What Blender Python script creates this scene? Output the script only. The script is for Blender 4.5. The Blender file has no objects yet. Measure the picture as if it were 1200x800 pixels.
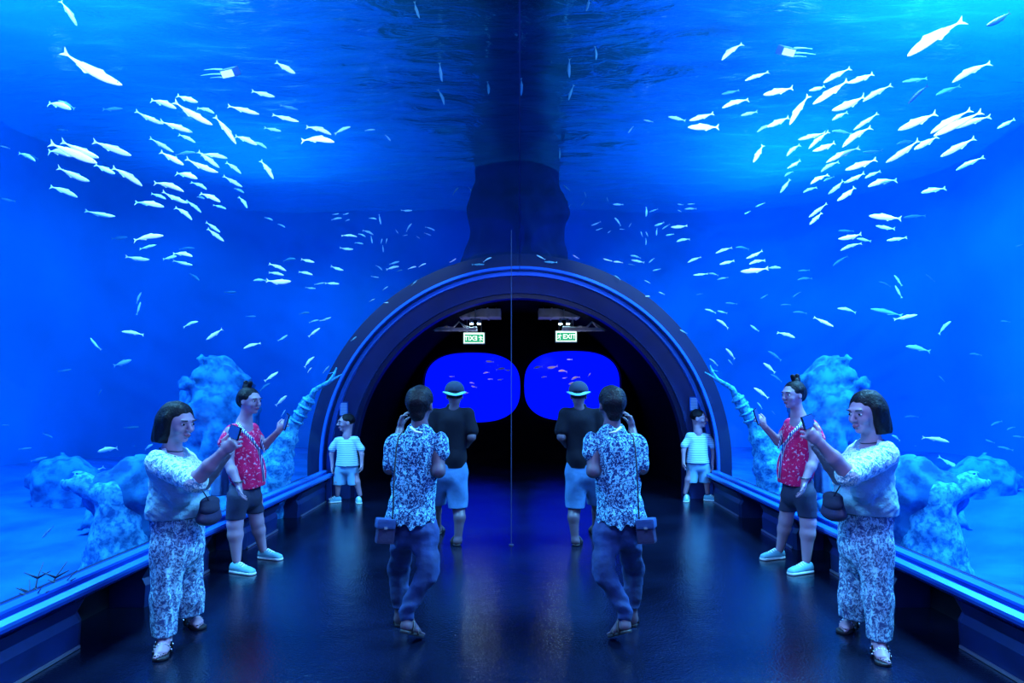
import bpy, bmesh, math, random
import numpy as np
from mathutils import Vector, Matrix
random.seed(7)
sc = bpy.context.scene
COL = sc.collection
F_PX, VX, VY, CAMH = 750.0, 609.0, 454.0, 1.6
def at(px, py, D):
    """a point of the place: what the photo shows at (px, py), D metres in front of the photographer"""
    return Vector(((px-VX)/F_PX*D, D, CAMH-(py-VY)/F_PX*D))

# ------------------------------------------------------------------ materials
def new_mat(name):
    m = bpy.data.materials.new(name); m.use_nodes = True
    nt = m.node_tree; nt.nodes.clear()
    out = nt.nodes.new('ShaderNodeOutputMaterial')
    return m, nt, out
def N(nt, t, **kw):
    n = nt.nodes.new(t)
    for k, v in kw.items():
        if k in n.inputs: n.inputs[k].default_value = v
        else: setattr(n, k, v)
    return n
def ramp(nt, fac, stops, interp='LINEAR'):
    r = nt.nodes.new('ShaderNodeValToRGB'); r.color_ramp.interpolation = interp
    e = r.color_ramp.elements
    while len(e) < len(stops): e.new(0.5)
    for i, (p, c) in enumerate(stops):
        e[i].position = p; e[i].color = (c[0], c[1], c[2], 1)
    nt.links.new(fac, r.inputs['Fac']); return r
def coords(nt, scale=(1,1,1)):
    tc = nt.nodes.new('ShaderNodeTexCoord'); mp = nt.nodes.new('ShaderNodeMapping')
    mp.inputs['Scale'].default_value = scale
    nt.links.new(tc.outputs['Object'], mp.inputs['Vector']); return mp.outputs['Vector']
def solid(name, col, rough=0.6, metal=0.0, spec=0.5, noise=0.0, nscale=20, bump=0.0, bscale=60, coat=0.0):
    m, nt, out = new_mat(name)
    b = N(nt, 'ShaderNodeBsdfPrincipled', Roughness=rough, Metallic=metal)
    b.inputs['Base Color'].default_value = (*col, 1)
    b.inputs['Specular IOR Level'].default_value = spec
    b.inputs['Coat Weight'].default_value = coat
    if noise:
        v = coords(nt)
        n = N(nt, 'ShaderNodeTexNoise', Scale=nscale, Detail=4.0); nt.links.new(v, n.inputs['Vector'])
        r = ramp(nt, n.outputs['Fac'], [(0.3, [c*(1-noise) for c in col]), (0.7, [min(1, c*(1+noise)) for c in col])])
        nt.links.new(r.outputs['Color'], b.inputs['Base Color'])
    if bump:
        v = coords(nt)
        n = N(nt, 'ShaderNodeTexNoise', Scale=bscale, Detail=3.0); nt.links.new(v, n.inputs['Vector'])
        bp = N(nt, 'ShaderNodeBump', Strength=bump, Distance=0.01); nt.links.new(n.outputs['Fac'], bp.inputs['Height'])
        nt.links.new(bp.outputs['Normal'], b.inputs['Normal'])
    nt.links.new(b.outputs[0], out.inputs[0]); return m
def emit(name, col, s):
    m, nt, out = new_mat(name)
    e = N(nt, 'ShaderNodeEmission', Strength=s); e.inputs['Color'].default_value = (*col, 1)
    nt.links.new(e.outputs[0], out.inputs[0]); return m
def print_mat(name, dark, light, scale, lo=0.45, hi=0.52, kind='voronoi', stretch=(1,1,1), rough=0.8, bump=0.4):
    """cloth with a printed pattern"""
    m, nt, out = new_mat(name)
    v = coords(nt, stretch)
    dn = N(nt, 'ShaderNodeTexNoise', Scale=scale*0.6, Detail=2.0); nt.links.new(v, dn.inputs['Vector'])
    mx = N(nt, 'ShaderNodeMix', data_type='VECTOR'); mx.inputs[0].default_value = 0.06
    nt.links.new(v, mx.inputs[4]); nt.links.new(dn.outputs['Color'], mx.inputs[5])
    if kind == 'voronoi':
        t = N(nt, 'ShaderNodeTexVoronoi', Scale=scale, feature='F1'); o = t.outputs['Distance']
    else:
        t = N(nt, 'ShaderNodeTexNoise', Scale=scale, Detail=3.0, Roughness=0.6); o = t.outputs['Fac']
    nt.links.new(mx.outputs[1], t.inputs['Vector'])
    r = ramp(nt, o, [(lo, light), (hi, dark)])
    b = N(nt, 'ShaderNodeBsdfPrincipled', Roughness=rough)
    b.inputs['Specular IOR Level'].default_value = 0.2
    nt.links.new(r.outputs['Color'], b.inputs['Base Color'])
    bp = N(nt, 'ShaderNodeBump', Strength=bump, Distance=0.006); nt.links.new(o, bp.inputs['Height'])
    nt.links.new(bp.outputs['Normal'], b.inputs['Normal'])
    nt.links.new(b.outputs[0], out.inputs[0]); return m
def stripe_mat(name, a, b_, freq, axis='Z', width=0.5, rough=0.8, distort=0.3, bump=0.0):
    m, nt, out = new_mat(name)
    v = coords(nt)
    w = N(nt, 'ShaderNodeTexWave', Scale=freq, Distortion=distort, wave_type='BANDS', bands_direction=axis)
    nt.links.new(v, w.inputs['Vector'])
    r = ramp(nt, w.outputs['Fac'], [(width-0.08, a), (width+0.08, b_)])
    b = N(nt, 'ShaderNodeBsdfPrincipled', Roughness=rough); b.inputs['Specular IOR Level'].default_value = 0.2
    nt.links.new(r.outputs['Color'], b.inputs['Base Color'])
    if bump:
        bp = N(nt, 'ShaderNodeBump', Strength=bump, Distance=0.01); nt.links.new(w.outputs['Fac'], bp.inputs['Height'])
        nt.links.new(bp.outputs['Normal'], b.inputs['Normal'])
    nt.links.new(b.outputs[0], out.inputs[0]); return m

# ------------------------------------------------------------------ objects
def tag(o, label=None, cat=None, group=None, kind=None):
    if label: o['label'] = label
    if cat: o['category'] = cat
    if group: o['group'] = group
    if kind: o['kind'] = kind
    return o
def empty(name, loc, label=None, cat=None, group=None):
    o = bpy.data.objects.new(name, None); COL.objects.link(o); o.location = loc
    o.empty_display_size = 0.2
    return tag(o, label, cat, group)
def mesh_obj(name, verts, faces, mat, parent=None, smooth=False, loc=None):
    me = bpy.data.meshes.new(name); me.from_pydata([tuple(v) for v in verts], [], [tuple(f) for f in faces]); me.update()
    if mat: me.materials.append(mat)
    if smooth: me.polygons.foreach_set('use_smooth', [True]*len(me.polygons))
    o = bpy.data.objects.new(name, me); COL.objects.link(o)
    if parent: o.parent = parent
    if loc is not None: o.location = loc
    return o
def bm_obj(name, bm, mat, parent=None, smooth=False, loc=None):
    me = bpy.data.meshes.new(name); bmesh.ops.recalc_face_normals(bm, faces=bm.faces); bm.to_mesh(me); bm.free()
    if mat: me.materials.append(mat)
    if smooth: me.polygons.foreach_set('use_smooth', [True]*len(me.polygons))
    o = bpy.data.objects.new(name, me); COL.objects.link(o)
    if parent: o.parent = parent
    if loc is not None: o.location = loc
    return o
def add_box(bm, c, s, rot=None, bevel=0.0):
    m = Matrix.Translation(c) @ (rot.to_4x4() if rot else Matrix()) @ Matrix.Diagonal((*s, 1))
    r = bmesh.ops.create_cube(bm, size=1.0, matrix=m)
    if bevel:
        es = list({e for v in r['verts'] for e in v.link_edges})
        bmesh.ops.bevel(bm, geom=es, offset=bevel, segments=2, affect='EDGES', profile=0.7)
def add_tube(bm, pts, r, seg=8, closed=False):
    pts = [Vector(p) for p in pts]; rs = r if isinstance(r, (list, tuple)) else [r]*len(pts)
    rings = []
    n = len(pts)
    for i, p in enumerate(pts):
        a = pts[(i-1) % n] if (closed or i > 0) else p
        b = pts[(i+1) % n] if (closed or i < n-1) else p
        t = (b-a).normalized()
        up = Vector((0, 0, 1)) if abs(t.z) < 0.9 else Vector((1, 0, 0))
        u = t.cross(up).normalized(); w = t.cross(u)
        rings.append([bm.verts.new(p + (u*math.cos(2*math.pi*k/seg) + w*math.sin(2*math.pi*k/seg))*rs[i]) for k in range(seg)])
    for i in range(n if closed else n-1):
        A, B = rings[i], rings[(i+1) % n]
        for k in range(seg):
            try: bm.faces.new((A[k], A[(k+1) % seg], B[(k+1) % seg], B[k]))
            except ValueError: pass
    if not closed:
        bm.faces.new(rings[0]); bm.faces.new(list(reversed(rings[-1])))
def sweep(name, prof, ys, mat, parent=None, smooth=False, close=True):
    """profile (x, z) pairs extruded along y"""
    V, F = [], []
    n = len(prof)
    for y in ys:
        for x, z in prof: V.append((x, y, z))
    for i in range(len(ys)-1):
        for k in range(n if close else n-1):
            k2 = (k+1) % n
            F.append((i*n+k, i*n+k2, (i+1)*n+k2, (i+1)*n+k))
    if close:
        F.append(tuple(range(n))); F.append(tuple(reversed([(len(ys)-1)*n+k for k in range(n)])))
    return mesh_obj(name, V, F, mat, parent, smooth)
def copy_tree(o, parent=None):
    c = o.copy(); COL.objects.link(c); c.parent = parent
    for ch in list(o.children): copy_tree(ch, c)
    return c

# ------------------------------------------------------------------ smooth distance-field modelling (bodies, clothes, rocks)
class Field:
    def __init__(s): s.p = []; s.post = []
    def cap(s, a, b, ra, rb, k=0.03, u=None, w=1.0, cut=False):
        s.p.append(('c', Vector(a), Vector(b), ra, rb, k, (Vector(u).normalized() if u is not None else None), w, cut)); return s
    def ell(s, c, ax, r, k=0.02, cut=False):
        """ellipsoid; ax = three unit axes, r = three radii"""
        s.p.append(('e', Vector(c), ax, r, k, cut)); return s
    def chain(s, pts, rs, k=0.03, **kw):
        for i in range(len(pts)-1): s.cap(pts[i], pts[i+1], rs[i], rs[i+1], k, **kw)
        return s
    def bounds(s):
        lo, hi = np.full(3, 1e9), np.full(3, -1e9)
        for q in s.p:
            if q[-1]: continue
            if q[0] == 'c':
                R = max(q[3], q[4])*max(1.0, q[7]); P = [q[1], q[2]]
            else: R = max(q[3]); P = [q[1]]
            for v in P:
                lo = np.minimum(lo, np.array(v)-R); hi = np.maximum(hi, np.array(v)+R)
        return lo-0.04, hi+0.04
    def mesh(s, name, mat, parent, h=0.007, root=None, zmin=None, zmax=None, smooth_it=1):
        lo, hi = s.bounds()
        n = np.ceil((hi-lo)/h).astype(int)+1
        ax = [lo[i]+h*np.arange(n[i]) for i in range(3)]
        G = np.full(n, 0.08, np.float32)
        for q in s.p:
            if q[0] == 'c':
                _, a, b, ra, rb, k, u, w, cut = q
                R = max(ra, rb)*max(1.0, w)+max(k, 0.02)+3*h
                l = np.minimum(a, b)-R; m = np.maximum(a, b)+R
            else:
                _, c, E, r, k, cut = q
                R = max(r)+max(k, 0.02)+3*h; l = np.array(c)-R; m = np.array(c)+R
            i0 = np.clip(np.floor((l-lo)/h).astype(int), 0, n-1); i1 = np.clip(np.ceil((m-lo)/h).astype(int)+1, 1, n)
            if np.any(i1 <= i0): continue
            X = ax[0][i0[0]:i1[0], None, None]; Y = ax[1][None, i0[1]:i1[1], None]; Z = ax[2][None, None, i0[2]:i1[2]]
            if q[0] == 'c':
                dx, dy, dz = X-a.x, Y-a.y, Z-a.z
                ba = b-a; L2 = max(ba.length_squared, 1e-9)
                t = np.clip((dx*ba.x+dy*ba.y+dz*ba.z)/L2, 0, 1)
                ex, ey, ez = dx-t*ba.x, dy-t*ba.y, dz-t*ba.z
                if u is not None:
                    du = (ex*u.x+ey*u.y+ez*u.z); f = (1-1/w)
                    ex, ey, ez = ex-du*f*u.x, ey-du*f*u.y, ez-du*f*u.z
                d = np.sqrt(ex*ex+ey*ey+ez*ez)-(ra+(rb-ra)*t)
            else:
                dx, dy, dz = X-c.x, Y-c.y, Z-c.z
                k0 = 0; k1 = 0
                for e, rr in zip(E, r):
                    pr = dx*e.x+dy*e.y+dz*e.z
                    k0 = k0+(pr/rr)**2; k1 = k1+(pr/rr**2)**2
                k0 = np.sqrt(k0); k1 = np.sqrt(k1)+1e-6
                d = k0*(k0-1)/k1
            S = G[i0[0]:i1[0], i0[1]:i1[1], i0[2]:i1[2]]
            if cut:
                d = -d; hh = np.clip(0.5-0.5*(d-S)/k, 0, 1)
                hh = np.clip(0.5+0.5*(d-S)/k, 0, 1)
                S[...] = S*(1-hh)+d*hh+k*hh*(1-hh)
            else:
                hh = np.clip(0.5+0.5*(S-d)/k, 0, 1)
                S[...] = S*(1-hh)+d*hh-k*hh*(1-hh)
        X = ax[0][:, None, None]; Y = ax[1][None, :, None]; Z = ax[2][None, None, :]
        for fn in s.post: G = fn(G, X, Y, Z).astype(np.float32)
        if zmin is not None: G = np.maximum(G, (zmin-Z)+0*X+0*Y)
        if zmax is not None: G = np.maximum(G, (Z-zmax)+0*X+0*Y)
        G[0] = G[-1] = 0.05; G[:, 0] = G[:, -1] = 0.05; G[:, :, 0] = G[:, :, -1] = 0.05
        V, Q = surface_net(G, lo, h)
        me = bpy.data.meshes.new(name)
        if root is not None: V = V-np.array(root)
        me.vertices.add(len(V)); me.vertices.foreach_set('co', V.astype(np.float32).ravel())
        me.loops.add(len(Q)*4); me.loops.foreach_set('vertex_index', Q.astype(np.int32).ravel())
        me.polygons.add(len(Q)); me.polygons.foreach_set('loop_start', np.arange(0, len(Q)*4, 4, dtype=np.int32))
        me.polygons.foreach_set('use_smooth', np.ones(len(Q), bool))
        me.update(calc_edges=True); me.validate()
        me.materials.append(mat)
        o = bpy.data.objects.new(name, me); COL.objects.link(o)
        if parent: o.parent = parent
        return o
def surface_net(G, lo, h):
    S = G < 0
    nx, ny, nz = G.shape
    cnt = np.zeros((nx-1, ny-1, nz-1), np.int8)
    for a in (0, 1):
        for b in (0, 1):
            for c in (0, 1): cnt += S[a:nx-1+a, b:ny-1+b, c:nz-1+c]
    act = (cnt > 0) & (cnt < 8)
    ci, cj, ck = np.nonzero(act)
    idx = np.full(act.shape, -1, np.int64); idx[ci, cj, ck] = np.arange(len(ci))
    acc = np.zeros((len(ci), 3)); num = np.zeros(len(ci))
    cor = [(a, b, c) for a in (0, 1) for b in (0, 1) for c in (0, 1)]
    for A in cor:
        for d in range(3):
            if A[d]: continue
            B = list(A); B[d] = 1
            g0 = G[ci+A[0], cj+A[1], ck+A[2]].astype(float); g1 = G[ci+B[0], cj+B[1], ck+B[2]].astype(float)
            m = (g0 < 0) != (g1 < 0)
            t = np.where(m, g0/np.where(m, g0-g1, 1), 0)
            p = np.tile(np.array(A, float), (len(ci), 1)); p[:, d] += t
            acc[m] += p[m]; num[m] += 1
    V = np.stack([ci, cj, ck], 1)+acc/np.maximum(num, 1)[:, None]
    V = lo+V*h
    Q = []
    for d in range(3):
        o = [0, 1, 2]; o.remove(d); u, v = o
        sl0 = [slice(1, n-1) for n in G.shape]; sl1 = list(sl0)
        sl0[d] = slice(0, G.shape[d]-1); sl1[d] = slice(1, G.shape[d])
        a, b = S[tuple(sl0)], S[tuple(sl1)]
        m = a != b
        I = np.array(np.nonzero(m)).T
        if len(I) == 0: continue
        flip = a[tuple(I.T)]
        base = I.copy(); base[:, u] += 1; base[:, v] += 1   # grid index of the edge start
        def cell(du, dv):
            c = base.copy(); c[:, u] -= du; c[:, v] -= dv
            return idx[c[:, 0], c[:, 1], c[:, 2]]
        q = np.stack([cell(1, 1), cell(0, 1), cell(0, 0), cell(1, 0)], 1)
        if d == 1: flip = ~flip
        q[~flip] = q[~flip][:, ::-1]
        Q.append(q)
    Q = np.concatenate(Q)
    return V, Q[(Q >= 0).all(1)]
def hash_noise(seed, n=16):
    """a few random plane waves: cheap smooth 3-D noise for folds and rock"""
    rng = np.random.RandomState(seed)
    W = rng.normal(size=(n, 3)); W /= np.linalg.norm(W, axis=1)[:, None]; ph = rng.uniform(0, 6.28, n); fr = rng.uniform(0.5, 1.6, n)
    def f(X, Y, Z, s=(1, 1, 1)):
        r = 0
        for w, p, q in zip(W, ph, fr): r = r+np.sin((X*w[0]*s[0]+Y*w[1]*s[1]+Z*w[2]*s[2])*q+p)
        return r/math.sqrt(n)
    return f
def folds(amp, s, seed):
    f = hash_noise(seed, 8)
    return lambda G, X, Y, Z: np.where(G < .07, G+amp*np.clip(f(X, Y, Z, s), -2.2, 2.2), G)
# ------------------------------------------------------------------ the setting
M = {}
M['floor'] = None
def floor_mat():
    m, nt, out = new_mat('polished_dark_floor')
    v = coords(nt)
    n = N(nt, 'ShaderNodeTexNoise', Scale=1.3, Detail=5.0); nt.links.new(v, n.inputs['Vector'])
    n2 = N(nt, 'ShaderNodeTexNoise', Scale=60.0, Detail=3.0); nt.links.new(v, n2.inputs['Vector'])
    r = ramp(nt, n.outputs['Fac'], [(0.3, (0.002, 0.003, 0.010)), (0.7, (0.004, 0.007, 0.025))])
    rr = ramp(nt, n.outputs['Fac'], [(0.3, (0.08,)*3), (0.7, (0.18,)*3)])
    b = N(nt, 'ShaderNodeBsdfPrincipled'); b.inputs['Specular IOR Level'].default_value = 0.55
    nt.links.new(r.outputs['Color'], b.inputs['Base Color']); nt.links.new(rr.outputs['Color'], b.inputs['Roughness'])
    n3 = N(nt, 'ShaderNodeTexNoise', Scale=9.0, Detail=4.0); nt.links.new(v, n3.inputs['Vector'])
    mx = N(nt, 'ShaderNodeMath', operation='ADD'); nt.links.new(n2.outputs['Fac'], mx.inputs[0]); nt.links.new(n3.outputs['Fac'], mx.inputs[1])
    bp = N(nt, 'ShaderNodeBump', Strength=0.32, Distance=0.006); nt.links.new(mx.outputs[0], bp.inputs['Height'])
    nt.links.new(bp.outputs['Normal'], b.inputs['Normal']); nt.links.new(b.outputs[0], out.inputs[0]); return m
def glass_mat():
    m, nt, out = new_mat('acrylic_pane')
    t = N(nt, 'ShaderNodeBsdfTransparent'); t.inputs['Color'].default_value = (0.97, 0.98, 1, 1)
    g = N(nt, 'ShaderNodeBsdfGlossy', Roughness=0.03)
    fr = N(nt, 'ShaderNodeFresnel', IOR=1.1)
    mx = N(nt, 'ShaderNodeMixShader'); ml = N(nt, 'ShaderNodeMath', operation='MULTIPLY'); ml.inputs[1].default_value = 0.3; nt.links.new(fr.outputs[0], ml.inputs[0]); nt.links.new(ml.outputs[0], mx.inputs[0])
    nt.links.new(t.outputs[0], mx.inputs[1]); nt.links.new(g.outputs[0], mx.inputs[2]); nt.links.new(mx.outputs[0], out.inputs[0]); return m
def water_mat():
    m, nt, out = new_mat('clear_blue_water')
    t = N(nt, 'ShaderNodeBsdfTransparent')
    a = N(nt, 'ShaderNodeVolumeAbsorption', Density=WATER_DENS); a.inputs['Color'].default_value = (0.0, 0.66, 0.97, 1)
    s = N(nt, 'ShaderNodeVolumeScatter', Density=SCAT, Anisotropy=0.3); s.inputs['Color'].default_value = (0.0, 0.2, 1.0, 1)
    ad = N(nt, 'ShaderNodeAddShader'); nt.links.new(a.outputs[0], ad.inputs[0]); nt.links.new(s.outputs[0], ad.inputs[1])
    nt.links.new(t.outputs[0], out.inputs['Surface']); nt.links.new(ad.outputs[0], out.inputs['Volume']); return m
def surface_mat():
    m, nt, out = new_mat('rippled_water_surface')
    t = N(nt, 'ShaderNodeBsdfTransparent')
    g = N(nt, 'ShaderNodeBsdfGlossy', Roughness=0.12); g.inputs['Color'].default_value = (0.75, 0.9, 1, 1)
    lw = N(nt, 'ShaderNodeLayerWeight', Blend=0.5)
    r = ramp(nt, lw.outputs['Facing'], [(0.25, (0, 0, 0)), (0.45, (0.92, 0.92, 0.92))])
    mx = N(nt, 'ShaderNodeMixShader'); nt.links.new(r.outputs['Color'], mx.inputs[0])
    tl = N(nt, 'ShaderNodeBsdfTranslucent'); tl.inputs['Color'].default_value = (0.03, 0.5, 1, 1)
    m2 = N(nt, 'ShaderNodeMixShader'); m2.inputs[0].default_value = 0.075
    nt.links.new(t.outputs[0], mx.inputs[1]); nt.links.new(g.outputs[0], mx.inputs[2]); nt.links.new(mx.outputs[0], m2.inputs[1]); nt.links.new(tl.outputs[0], m2.inputs[2]); nt.links.new(m2.outputs[0], out.inputs[0])
    v = coords(nt, (0.7, 2.2, 1))
    n = N(nt, 'ShaderNodeTexNoise', Scale=2.2, Detail=5.0, Distortion=0.8); nt.links.new(v, n.inputs['Vector'])
    bp = N(nt, 'ShaderNodeBump', Strength=0.5, Distance=0.1); nt.links.new(n.outputs['Fac'], bp.inputs['Height'])
    nt.links.new(bp.outputs['Normal'], g.inputs['Normal']); return m
WATER_DENS = 0.20; SCAT = 0.018
Y0, YR, YB = -3.0, 9.2, 16.0        # behind the photographer, portal ring, back of the tank
SURF = 6.0
M['floor'] = floor_mat(); M['glass'] = glass_mat(); M['water'] = water_mat(); M['surface'] = surface_mat()
M['tank'] = solid('blue_tank_wall', (0.004, 0.24, 0.62), 0.9, spec=0.1, noise=0.25, nscale=0.35)
M['roof'] = solid('dark_roof', (0.004, 0.006, 0.02), 0.9)
M['black'] = solid('black_wall', (0.003, 0.003, 0.006), 0.9, spec=0.05, noise=0.3, nscale=3)
M['frame'] = solid('dark_blue_painted_frame', (0.001, 0.010, 0.065), 0.4, bump=0.1, bscale=8)
M['ring_face'] = solid('blue_painted_portal_face', (0.001, 0.022, 0.14), 0.5, noise=0.2, nscale=2)
M['ring_trim'] = solid('brushed_blue_metal', (0.04, 0.26, 1.0), 0.3, metal=0.6)
M['plinth'] = solid('dark_blue_plinth', (0.002, 0.016, 0.10), 0.4, noise=0.3, nscale=4)
M['recess'] = solid('black_recess', (0.003, 0.003, 0.006), 0.8)
M['steel'] = solid('pale_steel', (0.45, 0.5, 0.65), 0.3, metal=0.8)
M['dull_steel'] = solid('dull_steel', (0.06, 0.07, 0.16), 0.5, metal=0.5)
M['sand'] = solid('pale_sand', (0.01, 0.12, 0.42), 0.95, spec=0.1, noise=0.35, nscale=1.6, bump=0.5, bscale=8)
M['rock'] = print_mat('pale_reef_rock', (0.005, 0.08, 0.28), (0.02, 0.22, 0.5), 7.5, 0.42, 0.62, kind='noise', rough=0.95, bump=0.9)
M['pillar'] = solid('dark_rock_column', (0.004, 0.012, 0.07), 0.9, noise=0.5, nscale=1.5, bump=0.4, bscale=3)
M['concrete'] = solid('grey_duct_metal', (0.42, 0.42, 0.5), 0.5, noise=0.3, nscale=5)

def struct(o): o['kind'] = 'structure'; return o
# floor from behind the photographer to the far room
struct(mesh_obj('floor', [(-3.2, Y0-.2, 0), (3.2, Y0-.2, 0), (3.2, YB, 0), (-3.2, YB, 0)], [(0, 1, 2, 3)], M['floor']))

R, ZC = 2.74, 0.5
def arc(r, a0, a1, n): return [(r*math.cos(math.radians(a0+(a1-a0)*i/n)), ZC+r*math.sin(math.radians(a0+(a1-a0)*i/n))) for i in range(n+1)]
# the two curved panes, one to each side, meeting in a joint at the crown
for k, (a0, a1) in enumerate([(-2, 90), (90, 182)]):
    pr = arc(R, a0, a1, 40)
    g = sweep('window_%d' % (k+1), pr, [Y0, YR], M['glass'], smooth=True, close=False); struct(g)
# water body around the tunnel
inner = [(2.8, -0.3)] + arc(2.8, 0, 180, 48) + [(-2.8, -0.3)]
def outer_of(i, n):
    # march the outer rectangle alongside the inner arch
    per = [(8.6, -0.3), (8.6, SURF+.05), (-8.6, SURF+.05), (-8.6, -0.3)]
    L = [SURF+.35, 17.2, SURF+.35]; t = i/(n-1)*sum(L)
    for j in range(3):
        if t <= L[j] or j == 2:
            f = min(1, t/L[j]); a, b = per[j], per[j+1]; return (a[0]+(b[0]-a[0])*f, a[1]+(b[1]-a[1])*f)
        t -= L[j]
n = len(inner); V = []; Fc = []
ts = [i/(n-1) for i in range(n)]
Ltot = (SURF+.35)*2+17.2
corner = [round((SURF+.35)/Ltot*(n-1)), round((SURF+.35+17.2)/Ltot*(n-1))]
outer = [outer_of(i, n) for i in range(n)]
outer[corner[0]] = (8.6, SURF+.05); outer[corner[1]] = (-8.6, SURF+.05)
for y in (Y0, YB+.4):
    V += [(x, y, z) for x, z in inner]; V += [(x, y, z) for x, z in outer]
for i in range(n-1):
    Fc += [(i, i+1, n+i+1, n+i), (2*n+i+1, 2*n+i, 3*n+i, 3*n+i+1), (i+1, i, 2*n+i, 2*n+i+1), (n+i, n+i+1, 3*n+i+1, 3*n+i)]
Fc += [(0, n, 3*n, 2*n), (2*n-1, n-1, 3*n-1, 4*n-1)]
w = mesh_obj('water', V, Fc, M['water'])
_b = bmesh.new(); _b.from_mesh(w.data); bmesh.ops.recalc_face_normals(_b, faces=_b.faces); _b.to_mesh(w.data)
print('WATER VOLUME', _b.calc_volume(signed=True), 'open edges', sum(1 for e in _b.edges if len(e.link_faces) != 2)); _b.free()
tag(w, 'clear blue water filling the tank around the tunnel', 'water', kind='stuff')
# rippled surface
def surf_grid():
    X = np.linspace(-8.5, 8.5, 170); Y = np.linspace(Y0, YB+.3, 260)
    f = hash_noise(3, 10); g = hash_noise(5, 14)
    V = []; Fc = []
    for j, y in enumerate(Y):
        z = SURF+0.05*f(X, y, 0, (1.6, 3.0, 1))+0.018*g(X, y, 0, (4, 11, 1))
        V += [(float(x), float(y), float(q)) for x, q in zip(X, z)]
    nx = len(X)
    for j in range(len(Y)-1):
        for i in range(nx-1): Fc.append((j*nx+i, j*nx+i+1, (j+1)*nx+i+1, (j+1)*nx+i))
    return V, Fc
V, Fc = surf_grid(); o = mesh_obj('water_surface', V, Fc, M['surface'], smooth=True)
tag(o, 'rippled underside of the water surface above the tunnel', 'water', kind='stuff')
# unseen baffle added over the water to shade the surface along the tunnel
struct(sweep('wall_light_baffle', [(-.88, 6.16), (-.88, 7.1), (.82, 7.1), (.82, 6.16), (.78, 6.16), (.78, 7.0), (-.84, 7.0), (-.84, 6.16)], [Y0+.1, 12.1], M['roof']))
# tank shell with rounded corners (plan), and sand bed
def plan(rad=3.5, n=14, x=8.5, y=YB):
    pts = [(-x, Y0)]
    for i in range(n+1):
        a = math.pi-(math.pi/2)*i/n; pts.append((-x+rad+rad*math.cos(a), y-rad+rad*math.sin(a)))
    for i in range(n+1):
        a = math.pi/2-(math.pi/2)*i/n; pts.append((x-rad+rad*math.cos(a), y-rad+rad*math.sin(a)))
    pts.append((x, Y0)); return pts
P = plan(); h_ = len(P)//2
for nm, Q in (('wall_left', P[:h_+1]), ('wall_right', P[h_:])):
    V = []; Fc = []
    for x, y in Q: V += [(x, y, -0.3), (x, y, 8.2)]
    for i in range(len(Q)-1): Fc.append((2*i, 2*i+2, 2*i+3, 2*i+1))
    struct(mesh_obj(nm, V, Fc, M['tank'], smooth=True))
struct(mesh_obj('wall_front', [(-8.6, Y0-.05, -.3), (8.6, Y0-.05, -.3), (8.6, Y0-.05, 8.2), (-8.6, Y0-.05, 8.2)], [(0, 3, 2, 1)], M['black']))
struct(mesh_obj('ceiling', [(-8.7, Y0-.2, 8.2), (8.7, Y0-.2, 8.2), (8.7, YB+.6, 8.2), (-8.7, YB+.6, 8.2)], [(0, 3, 2, 1)], M['roof']))
def sand():
    f = hash_noise(11, 12)
    for sgn in (-1, 1):
        X = np.linspace(3.06, 8.6, 50); Y = np.linspace(Y0, YB+.3, 120); V = []; Fc = []
        for y in Y:
            z = 0.02+0.09*f(X*sgn, y, 0, (1.6, 1.6, 1))+0.05*np.maximum(X-5, 0)+0.0*X
            V += [(float(x*sgn), float(y), float(q)) for x, q in zip(X, z)]
        nx = len(X)
        for j in range(len(Y)-1):
            for i in range(nx-1): Fc.append((j*nx+i, j*nx+i+1, (j+1)*nx+i+1, (j+1)*nx+i))
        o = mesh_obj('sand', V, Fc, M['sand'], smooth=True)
        tag(o, 'pale sand bed of the tank on the %s side' % ('left' if sgn < 0 else 'right'), 'sand', kind='stuff')
sand()
# portal: collar, bright trim ring, painted face, inner throat
def ring_profile(name, r0, r1, y0, y1, mat, legs=True, nseg=64):
    """half-round arch of rectangular section, standing on the floor"""
    a = arc(1, 0, 180, nseg); V = []; Fc = []
    path = [(r1, r0, None, 0.0)]
    pts = []
    pts.append(((r0, 0.0), (r1, 0.0)))
    for x, z in a: pts.append(((x*r0, ZC+(z-ZC)*r0), (x*r1, ZC+(z-ZC)*r1)))
    pts.append(((-r0, 0.0), (-r1, 0.0)))
    for (xi, zi), (xo, zo) in pts: V += [(xi, y0, zi), (xo, y0, zo), (xo, y1, zo), (xi, y1, zi)]
    for i in range(len(pts)-1):
        for k in range(4):
            k2 = (k+1) % 4; Fc.append((4*i+k, 4*i+k2, 4*i+4+k2, 4*i+4+k))
    Fc += [(0, 3, 2, 1), tuple(4*(len(pts)-1)+k for k in range(4))]
    return struct(mesh_obj(name, V, Fc, mat))
ring_profile('trim_1', 2.76, 2.97, 8.95, 9.5, M['frame'])
ring_profile('trim_2', 2.70, 2.755, 9.12, 9.2, M['ring_trim'])
ring_profile('trim_3', 2.46, 2.72, 9.22, 9.45, M['ring_face'])
ring_profile('trim_4', 2.40, 2.47, 9.3, 9.5, M['frame'])
ring_profile('wall_throat', 2.70, 2.78, 9.45, YB, M['black'])
ring_profile('trim_5', 2.755, 2.79, 8.9, 8.96, M['ring_trim'])
struct(mesh_obj('wall_back', [(-2.6, 14.35, 0), (2.6, 14.35, 0), (2.6, 14.35, 3.2), (-2.6, 14.35, 3.2)], [(0, 1, 2, 3)], M['black']))
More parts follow.
